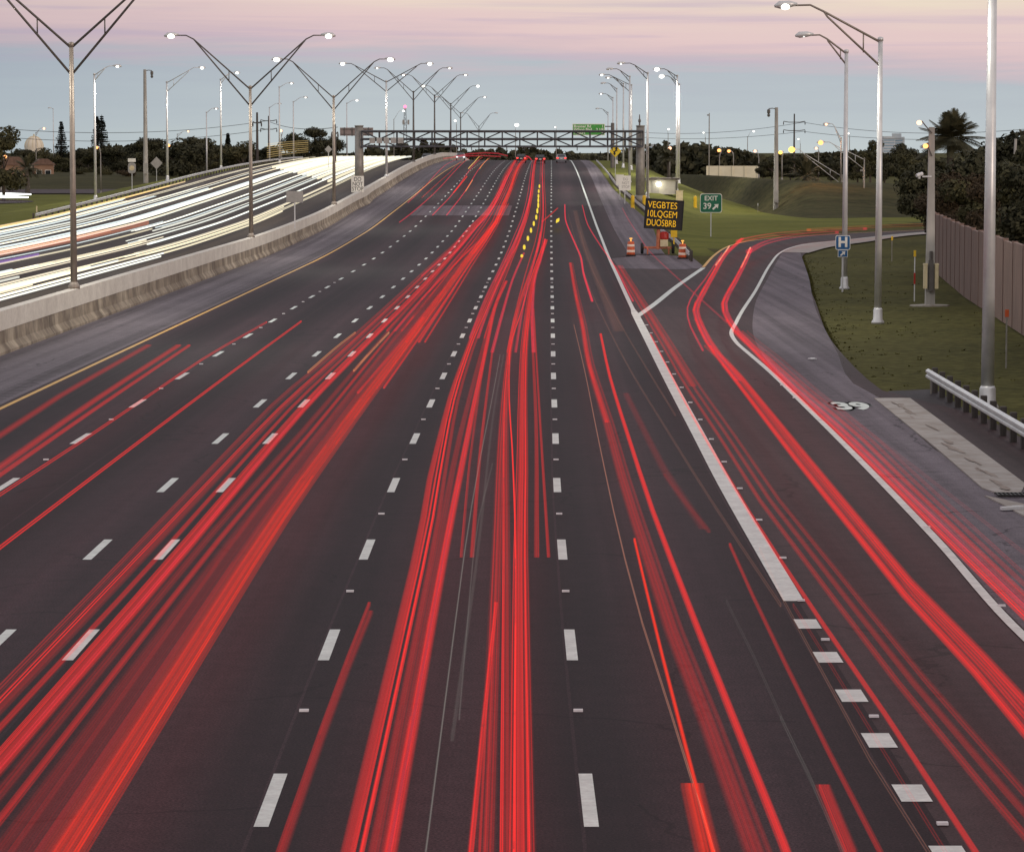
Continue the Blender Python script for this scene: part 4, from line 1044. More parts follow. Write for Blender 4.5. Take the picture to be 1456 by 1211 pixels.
lt = [(38,214,855,0,1.5,'low against the white dome, left half'),(60,213,850,1,1.5,'low against the white dome, right half'),(4,186,500,1,1.0,'at the left frame edge'),(22,222,760,0,1.5,'left of the white dome'),(84,222,830,1,1.6,'at the foot of the slim pine'),(108,214,850,0,1.6,'behind the nearest median lamp post'),
 (126,216,820,1,1.5,'left of the tall double pine'),(160,212,820,0,1.6,'right of the tall double pine'),(178,205,860,3,1.2,'left of the thick camera pole'),(196,203,850,0,1.3,'just behind the thick camera pole'),
 (214,199,800,0,1.3,'tallest mass right of the thick camera pole'),(232,210,820,1,1.5,'behind the diamond sign back'),(255,196,700,3,1.3,'large, right of the diamond sign back'),(278,200,720,0,1.3,'left of the short far lamp post'),
 (300,207,800,4,1.6,'at the short far lamp post'),(322,208,860,0,1.5,'between two slim lamp posts'),(345,204,850,1,1.6,'left of the second twin-arm post'),(378,210,860,0,1.5,'right of the second twin-arm post'),
 (152,238,700,1,1.8,'low, before the dark trees'),(178,240,690,2,1.8,'low and brownish below the camera pole'),(112,240,720,1,1.7,'low, behind the nearest median post'),
 (428,190,760,3,1.0,'left part of the mound beside the gantry sign'),(452,184,760,0,1.2,'top of the mound beside the gantry sign'),(470,194,780,3,.9,'right part of the mound beside the gantry sign')]
for px, yt, d, k, w, nt in lt: tree(px, yt, d, k, KN[k]+' '+nt, 'trees beyond the left grass', w)
# far wood as one mass: many leaf clumps along the horizon
def wood(name, x0, x1, d, h, label, seed, depth=60, n=9000, leaf=1.5, m='leaf_dark'):
    rnd = random.Random(seed); b = MB(); tops = [h*rnd.uniform(.55,1.05) for _ in range(400)]
    for i in range(n):
        x = rnd.uniform(x0, x1); k = (x-x0)/(x1-x0)*120; j = int(k); f = k-j
        H = tops[j]*(1-f)+tops[j+1]*f; H *= (.8+.3*math.sin(x*.09+seed)*math.sin(x*.031))
        z = H*rnd.random()**.55; y = d+rnd.uniform(0, depth); p = Vector((x, y, z))
        t = Vector((rnd.uniform(-1,1), rnd.uniform(-1,1), rnd.uniform(-.7,.7))).normalized(); s = t.cross(Vector((rnd.uniform(-1,1), rnd.uniform(-1,1), rnd.uniform(-1,1)))).normalized()
        l = leaf*rnd.uniform(.5,1.3); b.quad(p-t*l, p+s*l*.6, p+t*l, p-s*l*.6)
    o = b.build(name, m, fix=False); o['kind'] = 'stuff'; o['label'] = label; return o
def ax(px, d): return at(px, 215, d).x
wood('distant_wood', ax(-80,1150), ax(480,1150), 1100, 9.5, 'dark far-off wood along the left horizon', 1)
wood('distant_wood', ax(470,1300), ax(960,1300), 1250, 11, 'dark far-off wood behind the crest under the gantry', 2)
wood('distant_wood', ax(930,1000), ax(1340,1000), 950, 9.0, 'dark far-off wood along the right horizon', 3, n=10000, leaf=1.3)
wood('distant_wood', ax(640,800), ax(905,800), 820, 8.6, 'dark shrubs beyond the crest between the lanes and the gantry right column', 4, n=7000, leaf=.9)
# palms
def frond(b, o, az, el, ln, droop, rnd, w=.5, nl=16):
    d0 = Vector((math.cos(az)*math.cos(el), math.sin(az)*math.cos(el), math.sin(el))); pts = []
    for i in range(9):
        t = i/8; pts.append(o+d0*ln*t+Vector((0,0,-droop*t*t*ln)))
    b.tube(pts, [.04*(1-.8*i/8)+.008 for i in range(9)], 4, caps=False)
    side = d0.cross(Vector((0,0,1))).normalized()
    for i in range(nl):
        t = .15+.85*i/nl; k = min(7, int(t*8)); p = pts[k].lerp(pts[k+1], t*8-k); tang = (pts[k+1]-pts[k]).normalized()
        for s in (-1, 1):
            L_ = w*math.sin(math.pi*min(.95, t*.8+.18))*rnd.uniform(.8,1.15)
            q = p+side*s*L_*.75+tang*L_*.65+Vector((0,0,-.25*L_)); n_ = tang*.055
            b.quad(p-n_, p+n_, q+n_*.3, q-n_*.3)
def palm(name, px, ytop, d, label, kind, base=None, nf=34, ln=2.6, w=.7, trunk_r=.22):
    p = at(px, ytop, d); z0 = ground_z(p.x, d) if base is None else base; H = p.z-z0-ln*.62; rnd = random.Random(int(px))
    root = thing(name, label, 'palm', (p.x, d, z0))
    b = MB(); n = 12; b.tube([(.1*math.sin(i*.4),0,H*i/n) for i in range(n+1)], [trunk_r*(1.25-.35*i/n+(.08 if i % 2 else 0)) for i in range(n+1)], 9); b.build('trunk', 'bark_palm', root)
    b = MB()
    for i in range(nf):
        el = R(rnd.uniform(-22, 86)) if kind == 'full' else R(rnd.uniform(-5, 60))
        frond(b, Vector((0,0,H)), i*2.4+rnd.uniform(-.2,.2), el, ln*rnd.uniform(.8,1.1), rnd.uniform(.15,.5), rnd, w, 20)
    b.build('crown', 'leaf_palm', root, fix=False)
palm('palm_tree', 1353, 165, 285, 'large shaggy palm rising above the trees right of the control pole', 'full', nf=95, ln=3.2, w=1.1, trunk_r=.3)
palm('date_palm', 1146, 228, 440, 'low date palm with splayed fronds under the brightest yellow lamp', 'full', base=3.3, nf=36, ln=3.6, w=.6, trunk_r=.34)
palm('date_palm', 38, 222, 560, 'date palm with splayed fronds in front of the white dome', 'full', nf=36, ln=3.4, w=.6, trunk_r=.36)
palm('palm_tree', 950, 213, 620, 'dark palm behind the lamp posts right of the shed', 'full', nf=30, ln=2.4, w=.8)
palm('palm_tree', 1428, 232, 330, 'palm with drooping fronds behind the tallest lamp post', 'full', nf=30, ln=2.5, w=.7)
# norfolk pines
def pine(px, ytop, d, label, wide=1.0, ybase=240):
    p = at(px, ytop, d); z0 = ground_z(p.x, d); H = p.z-z0; rnd = random.Random(int(px*3))
    root = thing('pine_tree', label, 'tree', (p.x, d, z0), 0, 'slim pines against the left sky')
    b = MB(); b.tube([(0,0,0),(0,0,H)], [.3,.04], 8); b.build('trunk', 'bark', root)
    b = MB(); z = H*.30
    while z < H*.985:
        r = (1.0-(z/H))*H*.24*wide*rnd.uniform(.75,1.15)+.25; r = min(r, H*.13*wide)
        for k in range(7):
            a = k*.9+rnd.random()*.6
            for j in range(7):
                t = (j+.5)/7; q = Vector((math.cos(a)*r*t, math.sin(a)*r*t, z-.25*r*t+.2*r*t*t)); l = .34*rnd.uniform(.7,1.3)
                n_ = Vector((rnd.uniform(-1,1), rnd.uniform(-1,1), rnd.uniform(-.4,.8))).normalized(); s = n_.cross(Vector((rnd.uniform(-1,1),rnd.uniform(-1,1),rnd.uniform(-1,1)))).normalized()
                b.quad(q-n_*l, q+s*l*.7, q+n_*l, q-s*l*.7)
        z += H*.026*rnd.uniform(.8,1.3)
    b.build('crown', 'leaf_pine', root, fix=False)
pine(87, 173, 900, 'slim cone-shaped pine left of the nearest median post'); pine(138, 165, 900, 'left one of the two tall ragged pines', .9); pine(144.5, 163, 905, 'right one of the two tall ragged pines', 1.1); pine(324, 189, 1000, 'small pointed pine between slim lamp posts', 1.0)

# ------------------------------------------------------------------ buildings and other far things
def house(px, ytop, d, w, h, label, ridge=1.8):
    p = at(px, ytop, d); z0 = ground_z(p.x, d)+.0; z1 = p.z-z0-ridge
    root = thing('house', label, 'house', (p.x, d, z0), R(12))
    b = MB(); b.box((0,0,z1/2), (w,7,z1)); b.build('wall', 'house_wall', root)
    b = MB(); b.prism([(-w/2-.5,z1),(w/2+.5,z1),(w*.2,z1+ridge),(-w*.2,z1+ridge)], -4, 4); b.build('roof', 'house_roof', root)
    for x in (-w*.25, w*.2):
        b = MB(); b.box((x,-3.52,z1*.6), (1.4,.08,1.1)); f = b.build('window', 'sign_white', root)
        b = MB(); b.box((x,-3.57,z1*.6), (1.2,.05,.9)); b.build('pane', 'car_glass', f)
house(17, 223, 700, 6.5, 4, 'brown house with a hipped roof left of the date palm'); house(61, 226, 760, 4.6, 3.4, 'smaller tan house under the white dome', 1.4)
p = at(48.5, 213, 880); root = thing('storage_dome', 'pale ribbed dome standing above the left trees', 'dome', (p.x, 880, -.1)); zc = at(48.5,209,880).z; r_ = 13.6*880/F
b = MB(); b.lathe([(r_,0),(r_,zc)]+[(r_*math.cos(R(a)), zc+r_*1.15*math.sin(R(a))) for a in (10,25,40,55,70,84)]+[(.05, zc+r_*1.16)], 24); b.build('shell', 'dome_white', root, True)
b = MB()
for k in range(12):
    a = k*math.pi/6; b.tube([(r_*1.01*math.cos(R(e))*math.cos(a), r_*1.01*math.cos(R(e))*math.sin(a), zc+r_*1.16*math.sin(R(e))) for e in range(0,90,12)], .06, 5)
b.build('rib', 'cream_paint', root)
b = MB(); b.lathe([(.2,0),(.2,.5),(.05,.6)], 8, (0,0,zc+r_*1.15)); b.build('finial', 'cream_paint', root)
def tower(px, ytop, d, w, label, m, steps=((1,1),)):
    p = at(px, ytop, d); root = thing('tower_block', label, 'tower block', (p.x, d, 0), R(random.uniform(-20,20)), 'far towers on the right horizon')
    b = MB()
    for ws, hs in steps: b.box((0,0,p.z*hs/2), (w*ws, w*ws*.8, p.z*hs))
    b.build('wall', m, root)
    g_ = MB(); n = int(p.z/3.6)
    for i in range(1, n):
        z = i*3.6
        ws = max([s[0] for s in steps if s[1]*p.z > z+2] or [0])
        if ws: g_.box((0,-w*ws*.4-.05,z), (w*ws*.9,.12,1.7))
    g_.build('window_band', 'tower_glass', root)
tower(1262.5, 194, 4200, 16, 'left shorter bluish tower block on the right horizon', 'tower_hazy'); tower(1275, 190, 4400, 20, 'right taller bluish tower block with stepped top on the right horizon', 'tower_hazy', ((1,.85),(.6,1)))
tower(1246, 208, 4600, 14, 'lowest tower block left of the bluish pair', 'tower_hazy'); tower(931, 205, 3600, 12, 'flat grey block on the horizon behind the far right lamp posts', 'tower_hazy')
p = at(576, 152, 1500); root = thing('radio_tower', 'lattice tower with a red light above the gantry', 'tower', (p.x, 1500, 0)); H = p.z
b = MB()
for sx in (-1,1):
    for sy in (-1,1): b.tube([(sx*1.2,sy*1.2,0),(sx*.35,sy*.35,H)], [.16,.09], 5)
for i in range(12):
    z = H*i/12; q = 1.2-.85*i/12; q2 = 1.2-.85*(i+1)/12
    b.tube([(-q,-q,z),(q2,-q2,z+H/12)], .07, 4); b.tube([(q,q,z),(-q2,q2,z+H/12)], .07, 4)
b.build('lattice', 'gantry_steel', root)
b = MB(); zz = at(576,174,1500).z
for a in range(3): b.box((1.5*math.cos(a*2.1),1.5*math.sin(a*2.1),zz), (.9,.9,2.2)); 
b.box((0,0,zz),(3.2,.2,.2)); b.build('antenna', 'sign_back_grey', root)
b = MB(); b.ball((0,0,H), .75, 10); b.build('beacon', 'lamp_red', root)
def util_pole(px, ytop, d, label, arms, w):
    p = at(px, ytop, d); z0 = -.1; root = thing('utility_pole', label, 'utility pole', (p.x, d, z0), 0, 'utility poles in the background')
    b = MB(); b.tube([(0,0,0),(0,0,p.z-z0)], [.32,.18], 8); b.build('pole', 'wood_dark', root)
    for ya in arms:
        z = at(px, ya, d).z-z0; b = MB(); b.tube([(-w,0,z+.25),(-w*.5,0,z),(w*.5,0,z),(w,0,z+.25)], .1, 6)
        for x in (-w, w): b.lathe([(.1,-.9),(.14,-.5),(.06,0)], 6, (x,0,z+.2))
        b.build('crossarm', 'wood_dark', root)
util_pole(1129.5, 162, 900, 'tall transmission pole with two crossarms on the right horizon', (174,186), 3.0)
util_pole(382, 165, 800, 'utility pole with two crossarms left of the tree mound', (172,184), 2.0); util_pole(365.5, 160, 600, 'dark utility pole just behind the second twin-arm post', (175,), .8)
util_pole(476, 177, 520, 'short dark pole beside the gantry sign back', (190,), .5); util_pole(1350/1, 214, 700, 'hidden-foot utility pole among right trees', (222,), 1.0) if False else None
p = hitg(1437, 420, 400); d = 262.0; q = at(1436,196,d)
root = thing('utility_pole', 'weathered pole with a grey transformer among the trees at the right edge', 'utility pole', (q.x, d, -.1), 0, 'utility poles in the background')
b = MB(); b.tube([(-.3,-3,0),(0,-3,q.z)], [.16,.11], 8); b.build('pole', 'concrete_pole', root)
b = MB(); zz = at(1440,250,d).z; b.lathe([(.2,-.5),(.28,-.45),(.28,.4),(.2,.48)], 12, (.35,-3.2,zz)); b.tube([(.35,-3.2,zz+.4),(.6,-3.2,zz+.8),(.9,-3.2,zz+.75)], .04, 6); b.build('transformer', 'sign_back_grey', root)
b = MB(); b.tube([(-.9,-3,zz-1.5),(.2,-3,zz-1.3),(1.3,-3,zz-1.9)], .04, 6); b.build('crossarm', 'wood_dark', root)
def wire(x0, y0, x1, y1, d0, d1, sag, label):
    a = at(x0, y0, d0); c = at(x1, y1, d1); b = MB(); n = 24
    b.tube([a.lerp(c, i/n)-a+Vector((0,0,-sag*4*(i/n)*(1-i/n))) for i in range(n+1)], .055, 4)
    tag(b.build('power_line', 'wire', loc=a), label, 'power line')
wire(1142,174,905,188,900,1000,1.5,'upper power line running left from the transmission pole'); wire(1142,187,905,195,900,1000,1.2,'lower power line running left from the transmission pole')
wire(1142,174,1480,182,900,700,2.0,'upper power line running right from the transmission pole'); wire(1142,187,1480,193,900,700,1.5,'lower power line running right from the transmission pole')
wire(-20,181,380,172,700,800,2.0,'upper power line across the left sky'); wire(-20,193,380,184,700,800,2.0,'lower power line across the left sky')
wire(380,172,480,181,800,520,1.0,'power line from the crossarm pole to the gantry sign')

# ------------------------------------------------------------------ cars near the crest
def car(x, d, label, paint, rear=True):
    z = ZR(d); root = thing('car', label, 'car', (x, d, z+.0), 0 if rear else math.pi, 'cars near the crest')
    # built facing +y (away), rear toward camera at -y
    b = MB(); prof = [(-2.2,.35),(-2.25,.75),(-2.1,.98),(-1.3,1.02),(.9,.98),(1.9,.85),(2.2,.65),(2.2,.35)]
    b.prism(prof, -.9, .9, 'x'); b.build('body', paint, root)
    b = MB(); w = .86
    top = [(-1.75,1.0),(-1.15,1.46),(.25,1.48),(1.05,1.0)]
    vs = [(-w,y,z_) if z_ < 1.2 else (-w+.16,y,z_) for y,z_ in top]+[(w,y,z_) if z_ < 1.2 else (w-.16,y,z_) for y,z_ in top]
    b.add(vs, [(0,1,2,3),(7,6,5,4),(0,4,5,1),(1,5,6,2),(2,6,7,3)]); b.build('cabin', paint, root)
    b = MB(); b.add([(-.66,-1.72,1.06),(.66,-1.72,1.06),(.58,-1.24,1.42),(-.58,-1.24,1.42)], [(0,1,2,3)]); b.add([(-.66,1.02,1.06),(.66,1.02,1.06),(.58,.36,1.42),(-.58,.36,1.42)], [(0,1,2,3)])
    b.build('window', 'car_glass', root)
    for sx in (-.8,.8):
        for sy in (-1.35,1.35):
            b = MB(); b.lathe([(.16,-.1),(.3,-.1),(.33,-.05),(.33,.05),(.3,.1),(.16,.1)], 14); o = b.build('wheel', 'rubber', root, loc=(sx,sy,.33)); o.rotation_euler = (0, math.pi/2, 0)
    for sx in (-.68,.68):
        b = MB()
        if rear: b.box((sx,-2.25,.82), (.34,.08,.2)); b.build('tail_light', 'tail_red', root)
        b = MB(); b.box((sx,2.18,.68), (.34,.1,.16)); b.build('headlight', 'head_white' if not rear else 'sign_white', root)
    b = MB(); b.box((0,-2.27,.5), (1.75,.12,.2)); b.build('bumper', paint, root)
    b = MB(); b.box((0,-2.28,.75), (.42,.03,.14)); b.build('number_plate', 'sign_white', root)
for px, d, lb, pt in ((768,560,'dark car with glowing tail lights in the centre lane at the crest','car_dark'),(798,575,'silver car with glowing tail lights in the right lane at the crest','car_silver'),
        (741,575,'dark car with tail lights left of the centre lane at the crest','car_dark')):
    car(at(px,215,d).x, d, lb, pt)
car(at(607,215,600).x, 600, 'oncoming car with white headlights left of the barrier at the crest', 'car_dark', False); car(at(655,215,640).x, 640, 'oncoming car with white headlights further along the barrier at the crest', 'car_silver', False)

# ------------------------------------------------------------------ light trails: glowing bands at lamp height along the lanes
RED, PINK, ORANGE, SALMON, WHITE, WARM, COOL, YEL, PURP = (1,.045,.042), (1,.06,.10), (1,.050,.026), (1,.42,.28), (.92,.92,.82), (1,.90,.66), (.86,.95,.95), (1,.72,.16), (.55,.28,1)
def streak_mesh(px, w, h, hz, o=None, step=7.0, off=0.0):
    P = [hit(a, c, hz) for a, c in px]
    P.sort(key=lambda p: p.y)
    Q = [P[0]]
    for p in P[1:]:
        if p.y-Q[-1].y > .6: Q.append(p)
    cx = Curve([(p.y, p.x) for p in Q]); y0, y1 = Q[0].y, Q[-1].y
    near = max(px, key=lambda q: q[1])
    if (near[0] < 6 or near[0] > 1450 or near[1] > 1195) and y0 < y1-5: y0 = max(12, y0-(26 if near[1] <= 1195 else 14))                     # run on under the bridge, out of the frame
    n = max(6, int((y1-y0)/step)); b = MB(); b.uv = []
    org = Vector((cx(y0), y0, 0))
    for i in range(n+1):
        y = y0+(y1-y0)*i/n; x = cx(y)+off; z = ZR(y)+hz
        for sx, sz, u in ((-.5,-.5,0),(.5,-.5,1),(.5,.5,1),(-.5,.5,0)):
            b.v.append((x+sx*w-org.x, y-org.y, z+sz*h)); b.uv.append((u, u*w*4))
    for i in range(n):
        for k in range(4): b.f.append((i*4+k, i*4+(k+1)%4, i*4+4+(k+1)%4, i*4+4+k)); b.mi.append(0)
    b.f += [(3,2,1,0), (n*4,n*4+1,n*4+2,n*4+3)]; b.mi += [0,0]
    return b, org
def trail(label, strands, hz=.8, cat='light trail', name='tail_light_trail', group='red tail light trails on the lanes leading away'):
    """strands: (pixel polyline at lamp height, width m, brightness, colour[, sideways shift])"""
    root = None
    for s in strands:
        px, w, st, col = s[:4]; off = s[4] if len(s) > 4 else 0.0; hh = s[5] if len(s) > 5 else hz
        b, org = streak_mesh(px, w, .05, hh, off=off)
        if root is None:
            root = thing(name, label, cat, org, 0, group); base = org
        o = b.build('glowing_streak', 'trail_glow', root, fix=False, loc=org-base); o.color = (*col, st)
S1 = [(731,228),(716,250),(698,290),(659,332),(560,425),(471,505),(380,582),(171,800),(0,976)]
S2 = [(732,228),(718,250),(700,290),(661,332),(566,425),(480,505),(380,597),(187,800),(0,995)]
S3 = [(733,228),(720,250),(702,290),(664,332),(575,425),(492,505),(395,600),(217,800),(0,1034)]
S4 = [(734,228),(722,250),(704,290),(668,332),(585,425),(505,505),(410,605),(246,800),(0,1085)]
S5 = [(705,315),(672,350),(640,384),(595,430),(532,505),(450,605),(285,800),(0,1165)]
S6 = [(712,305),(690,335),(610,430),(550,500),(470,600),(318,800),(30,1211)]
S7 = [(750,225),(740,233),(733,246),(725,271),(714,296),(705,316),(675,357),(620,432),(567,505),(492,605),(356,800),(96,1211)]
S8 = [(723,290),(704,322),(665,380),(624,440),(600,474),(546,551)]
S9 = [(720,290),(700,322),(652,385),(612,436),(560,500),(509,558)]
trail('pair of thin red streaks along the left edge of the broad left bundle', [(S1,.045,.45,RED),(S1,.03,.3,RED,.09),(S2,.035,.9,RED),(S2,.16,.16,RED,.09)])
trail('middle red streaks of the broad left bundle crossing pale lane dashes', [(S3,.08,.42,RED),(S4,.24,.34,RED),(S4,.08,.4,RED,.06),(S4,.045,.75,RED,-.12),(S4,.03,.6,PINK,.02)])
trail('dim wide red streak filling the middle of the broad left bundle', [(S5,.09,.40,RED),(S5,.20,.10,RED,.22),(S6,.34,.07,RED),(S6,.05,.26,RED,.15),(S6,.04,.22,RED,-.1),(S5,.16,.14,RED,-.22),(S6,.03,.2,RED,.3)])
trail('brightest orange-red streak along the right edge of the broad left bundle', [(S7,.10,.55,ORANGE,-.13),(S7,.09,.60,ORANGE,-.02),(S7,.08,.62,ORANGE,.09),(S7,.30,.20,ORANGE),(S7,.03,.45,ORANGE,.17),(S7,.05,.3,ORANGE,-.22)])
trail('short red streaks ending mid lane right of the broad left bundle', [(S8,.07,.62,RED),(S9,.09,.5,RED),(S8,.05,.4,RED,-.2)])
trail('orange highlight streaks inside the upper left bundle', [([(505,473),(478,494),(438,529)],.05,.75,(1,.35,.15)),([(553,473),(530,497),(503,527)],.05,.9,(1,.45,.2))])
trail('upper red streaks in the bent left bundle near the crest', [([(720,250),(698,291),(660,331),(640,357),(600,392)],.10,.5,PINK),([(739,233),(727,262),(712,296),(702,318),(650,372),(600,425)],.12,.5,RED),([(729,240),(713,268),(700,296),(672,330),(640,366)],.12,.45,PINK)])
UL = [(735,229),(722,252),(706,285),(690,312),(660,352),(610,412),(560,470)]
UR = [(747,226),(736,240),(727,262),(715,290),(703,318),(672,364),(632,424),(590,486)]
trail('dense crimson streaks filling the lane left of the centre between crest and mid frame', [(UL,.10,.42,RED,-.25),(UL,.12,.35,PINK,.05),(UL,.05,.6,RED,.3),(UR,.10,.45,RED,-.3),(UR,.10,.5,RED,.14),(UR,.05,.7,RED,.35)])
UC = [(759,228),(756,250),(753,275),(747,303),(733,340),(714,385),(694,430),(676,480)]
UD = [(771,228),(771,260),(772,300),(768,335),(758,375),(749,412),(741,450),(733,500)]
trail('dense pink and crimson streaks filling the upper centre lane', [(UC,.09,.4,PINK,-.2),(UC,.13,.32,PINK,.1),(UC,.05,.5,RED,.32),(UD,.12,.32,PINK),(UD,.07,.45,RED,.27),(UD,.07,.4,RED,-.27)])
trail('dim broad red streak next to the yellow edge line', [([(211,491),(100,554),(0,619)],.26,.22,RED)])
trail('double red streak in the leftmost lane beginning mid frame', [([(254,491),(130,572),(0,664)],.24,.32,RED),([(269,491),(140,578),(0,675)],.12,.5,RED)])
trail('thin red line right of the double streak in the left lanes', [([(379,458),(275,519),(140,611),(0,703)],.05,.95,RED)])
trail('thin red line nearest the broad left bundle in the left lanes', [([(428,457),(300,551),(150,664),(0,778)],.06,1.05,RED)])
trail('pink streaks in the leftmost lanes at the crest', [([(568,316),(603,288),(628,264),(652,238),(667,225)],.10,.7,PINK),([(580,288),(608,261),(632,236),(652,226)],.12,.6,PINK),([(600,281),(622,261),(642,243),(656,229)],.10,.45,RED)])
trail('pink streaks with orange flickers in the second lane at the crest', [([(615,306),(645,274),(670,239),(686,224)],.10,.75,PINK),([(635,306),(662,271),(682,239),(696,225)],.10,.75,PINK),([(645,274),(655,262),(664,251)],.16,1.0,ORANGE),([(662,272),(672,256)],.10,1.0,(1,.4,.15)),([(666,240),(676,229),(684,222)],.14,1.2,(1,.55,.15)),([(682,240),(694,226)],.10,1.0,(1,.55,.15))])
A = [(761,228),(757,246),(755,271),(750,295),(742,320),(725,360),(705,400),(686,440),(663,500),(636,580),(616,660),(594,780),(494,1211)]
B2 = [(762,228),(759,246),(757,271),(752,295),(745,320),(730,360),(710,400),(692,440),(667,500),(643,580),(628,660),(607,780),(514,1211)]
Cc = [(720,400),(703,440),(690,500),(673,580),(657,660),(633,780),(554,1211)]
trail('bright red streaks of the left lamp row in the centre lane', [(A,.15,.34,RED),(B2,.05,1.0,RED),(B2,.04,.7,RED,-.08),(B2,.10,.2,RED,.10)])
trail('red ribbon just right of the bright left lamp row in the centre lane', [(Cc,.16,.55,RED),(Cc,.05,.3,PINK,.0),([(717,402),(700,445),(685,500),(664,580),(645,660),(622,780),(540,1211)],.14,.16,RED)])
trail('thin white line running down the middle of the centre lane', [([(711,505),(697,580),(681,660),(661,780),(605,1211)],0.020,.2,WHITE),([(716,505),(700,600),(680,780),(643,1050)],.05,.04,WHITE),([(700,660),(674,780),(653,1020)],.02,.06,WHITE)], name='light_trail')
Ee = [(772,228),(771,246),(772,271),(772,300),(768,340),(756,380),(746,410),(736,440),(724,500),(716,580),(711,660),(707,780),(690,1211)]
Hh = [(775,340),(764,370),(752,405),(742,440),(724,511),(724,570),(728,630),(733,780),(731,1211)]
Ff = [(768,330),(756,380),(747,405),(736,440),(722,511),(717,580),(716,680),(716,780),(713,1211)]
Gg = [(777,341),(767,370),(758,400),(752,440),(746,500),(744,580),(744,660),(742,780),(745,1211)]
trail('broad dim red streak of the right lamp row in the centre lane', [(Ee,.20,.24,RED),(Ff,.04,.9,RED),(Ff,.12,.2,RED,.06)])
trail('thick red ribbon with fine bright stripes on the right of the centre lane', [(Gg,.24,.5,RED),(Hh,.04,.9,RED),(Gg,.03,.5,RED,-.13),(Gg,.02,.5,RED,.05)])
trail('red streak starting low in the right lamp row of the centre lane', [([(705,858),(690,1000),(669,1211)],.07,.55,RED)])
trail('short dim red bars ending mid lane in the centre lane', [([(690,500),(670,640),(656,790)],.06,.22,RED),([(700,500),(683,640),(671,790)],.09,.25,RED),([(755,450),(762,600),(763,790)],.10,.28,RED),([(759,440),(768,600),(780,790)],.07,.3,RED)])
trail('pair of dim red streaks beside the dashes left of the centre lane', [([(525,858),(470,1000),(398,1205)],.05,.30,RED),([(527,870),(474,1003),(404,1205)],.09,.16,RED)])
trail('pink streaks in the upper centre lane bending left', [([(757,246),(755,271),(745,309),(725,357),(704,400)],.08,.5,PINK),([(771,246),(772,271),(773,300),(771,325),(760,372),(745,420)],.08,.4,PINK),([(745,360),(728,400),(716,440),(700,500)],.14,.45,PINK),([(775,340),(770,365),(760,400),(757,450),(759,500)],.16,.5,PINK),([(755,271),(748,312),(735,350),(719,372)],.06,.5,PINK)])
trail('short red slash crossing the dashes right of the yellow flicker row', [([(771,315),(782,306),(793,296)],.12,.6,RED)])
# blinking indicator
root = thing('turn_signal_trail', 'row of yellow blinking dashes curving down the upper centre lane', 'light trail', hit(766,270,.8))
o0 = root.location.copy(); b = MB()
for px, py, ln in ((767,265,5),(766,272,5),(765.6,279,6),(765.4,285,6),(765.3,292,6),(764,300,5.5),(762.5,309,5),(759,318,5),(755,327.5,5),(750.6,339,5),(745.4,351.5,4.5),(742,364,1.6)):
    a_, p, c_ = hit(px, py+ln*(.62 if py > 290 else .45), .8)-o0, hit(px, py, .8)-o0, hit(px, py-ln*(.62 if py > 290 else .45), .8)-o0; w_ = .085
    b.tube([a_, a_.lerp(p,.35), p, p.lerp(c_,.65), c_], [.03,w_,w_*1.1,w_,.03], 8)
b.build('dash_row', emit('indicator_yellow', (1,.74,.08), 1.0), root)
tag(root, 'row of yellow blinking dashes curving down the upper centre lane', 'light trail')
b = MB(); p = hit(793,313.5,.8); b.tube([(-.25,-9,0),(0,0,0),(.25,9,0)], [.03,.15,.03], 8); tag(b.build('turn_signal_trail', MATS['indicator_yellow'], loc=p), 'single pale yellow flicker right of the dashed line near the crest', 'light trail')
for lb, pts, w_, st_ in (('red smear of tail lights curving left along the crest', ((646,224),(668,220),(690,218.6),(708,219.5),(722,223)), .24, .28),
        ('lower pink smear of tail lights along the crest', ((630,227),(655,223.5),(685,222.5),(712,224)), .2, .3),
        ('short red smear of tail lights at the crest right of the others', ((735,227),(745,223),(752,224.5),(756,229)), .25, .6)):
    P = [at(px, py-1.2, 606) for px, py in pts]; b = MB(); b.uv = []
    for p in P:
        for sy, sz in ((-.1,-.5),(.1,-.5),(.1,.5),(-.1,.5)): b.v.append((p.x-P[0].x, sy, p.z-P[0].z+sz*w_)); b.uv.append((.5, p.x*.3+sz))
    for i in range(len(P)-1):
        for k in range(4): b.f.append((i*4+k, i*4+(k+1)%4, i*4+4+(k+1)%4, i*4+4+k)); b.mi.append(0)
    n_ = (len(P)-1)*4; b.f += [(3,2,1,0),(n_,n_+1,n_+2,n_+3)]; b.mi += [0,0]
    o = b.build('tail_light_trail', 'trail_glow', fix=False, loc=P[0]); o.color = (*PINK, st_); tag(o, lb, 'light trail')
# right lane
Bd = [(811,374),(819,420),(828,460),(840,526),(863,599),(899,724),(921,790),(939,856),(985,965),(1031,1100),(1072,1207)]
Br = [(854,475),(869,542),(899,638),(932,737),(949,782),(978,856),(999,912),(1049,1036),(1092,1139),(1118,1211)]
trail('bright single red streak down the right lane', [(Br,.10,.78,RED)])
trail('dim wide red band left of the bright single streak in the right lane', [(Bd,.24,.20,RED),(Bd,.05,.14,RED,.14),([(811,374),(819,420),(828,460),(840,526),(863,599)],.14,.45,RED)])
trail('thin salmon hairline down the right lane beside the dashes', [([(816,462),(832,530),(852,630),(885,780),(906,862),(935,951),(978,1093),(1012,1200)],.016,.28,SALMON)])
trail('red streak beginning mid frame left of the dim band in the right lane', [([(902,767),(924,860),(935,905),(957,994),(985,1100),(1013,1207)],.055,.65,ORANGE)])
trail('short wide red block at the bottom of the right lane', [([(984,1116),(994,1160),(1006,1211)],.26,.45,ORANGE)])
trail('short wide red block at the bottom beside the dotted exit line', [([(1170,1118),(1187,1160),(1208,1211)],.17,.32,RED)])
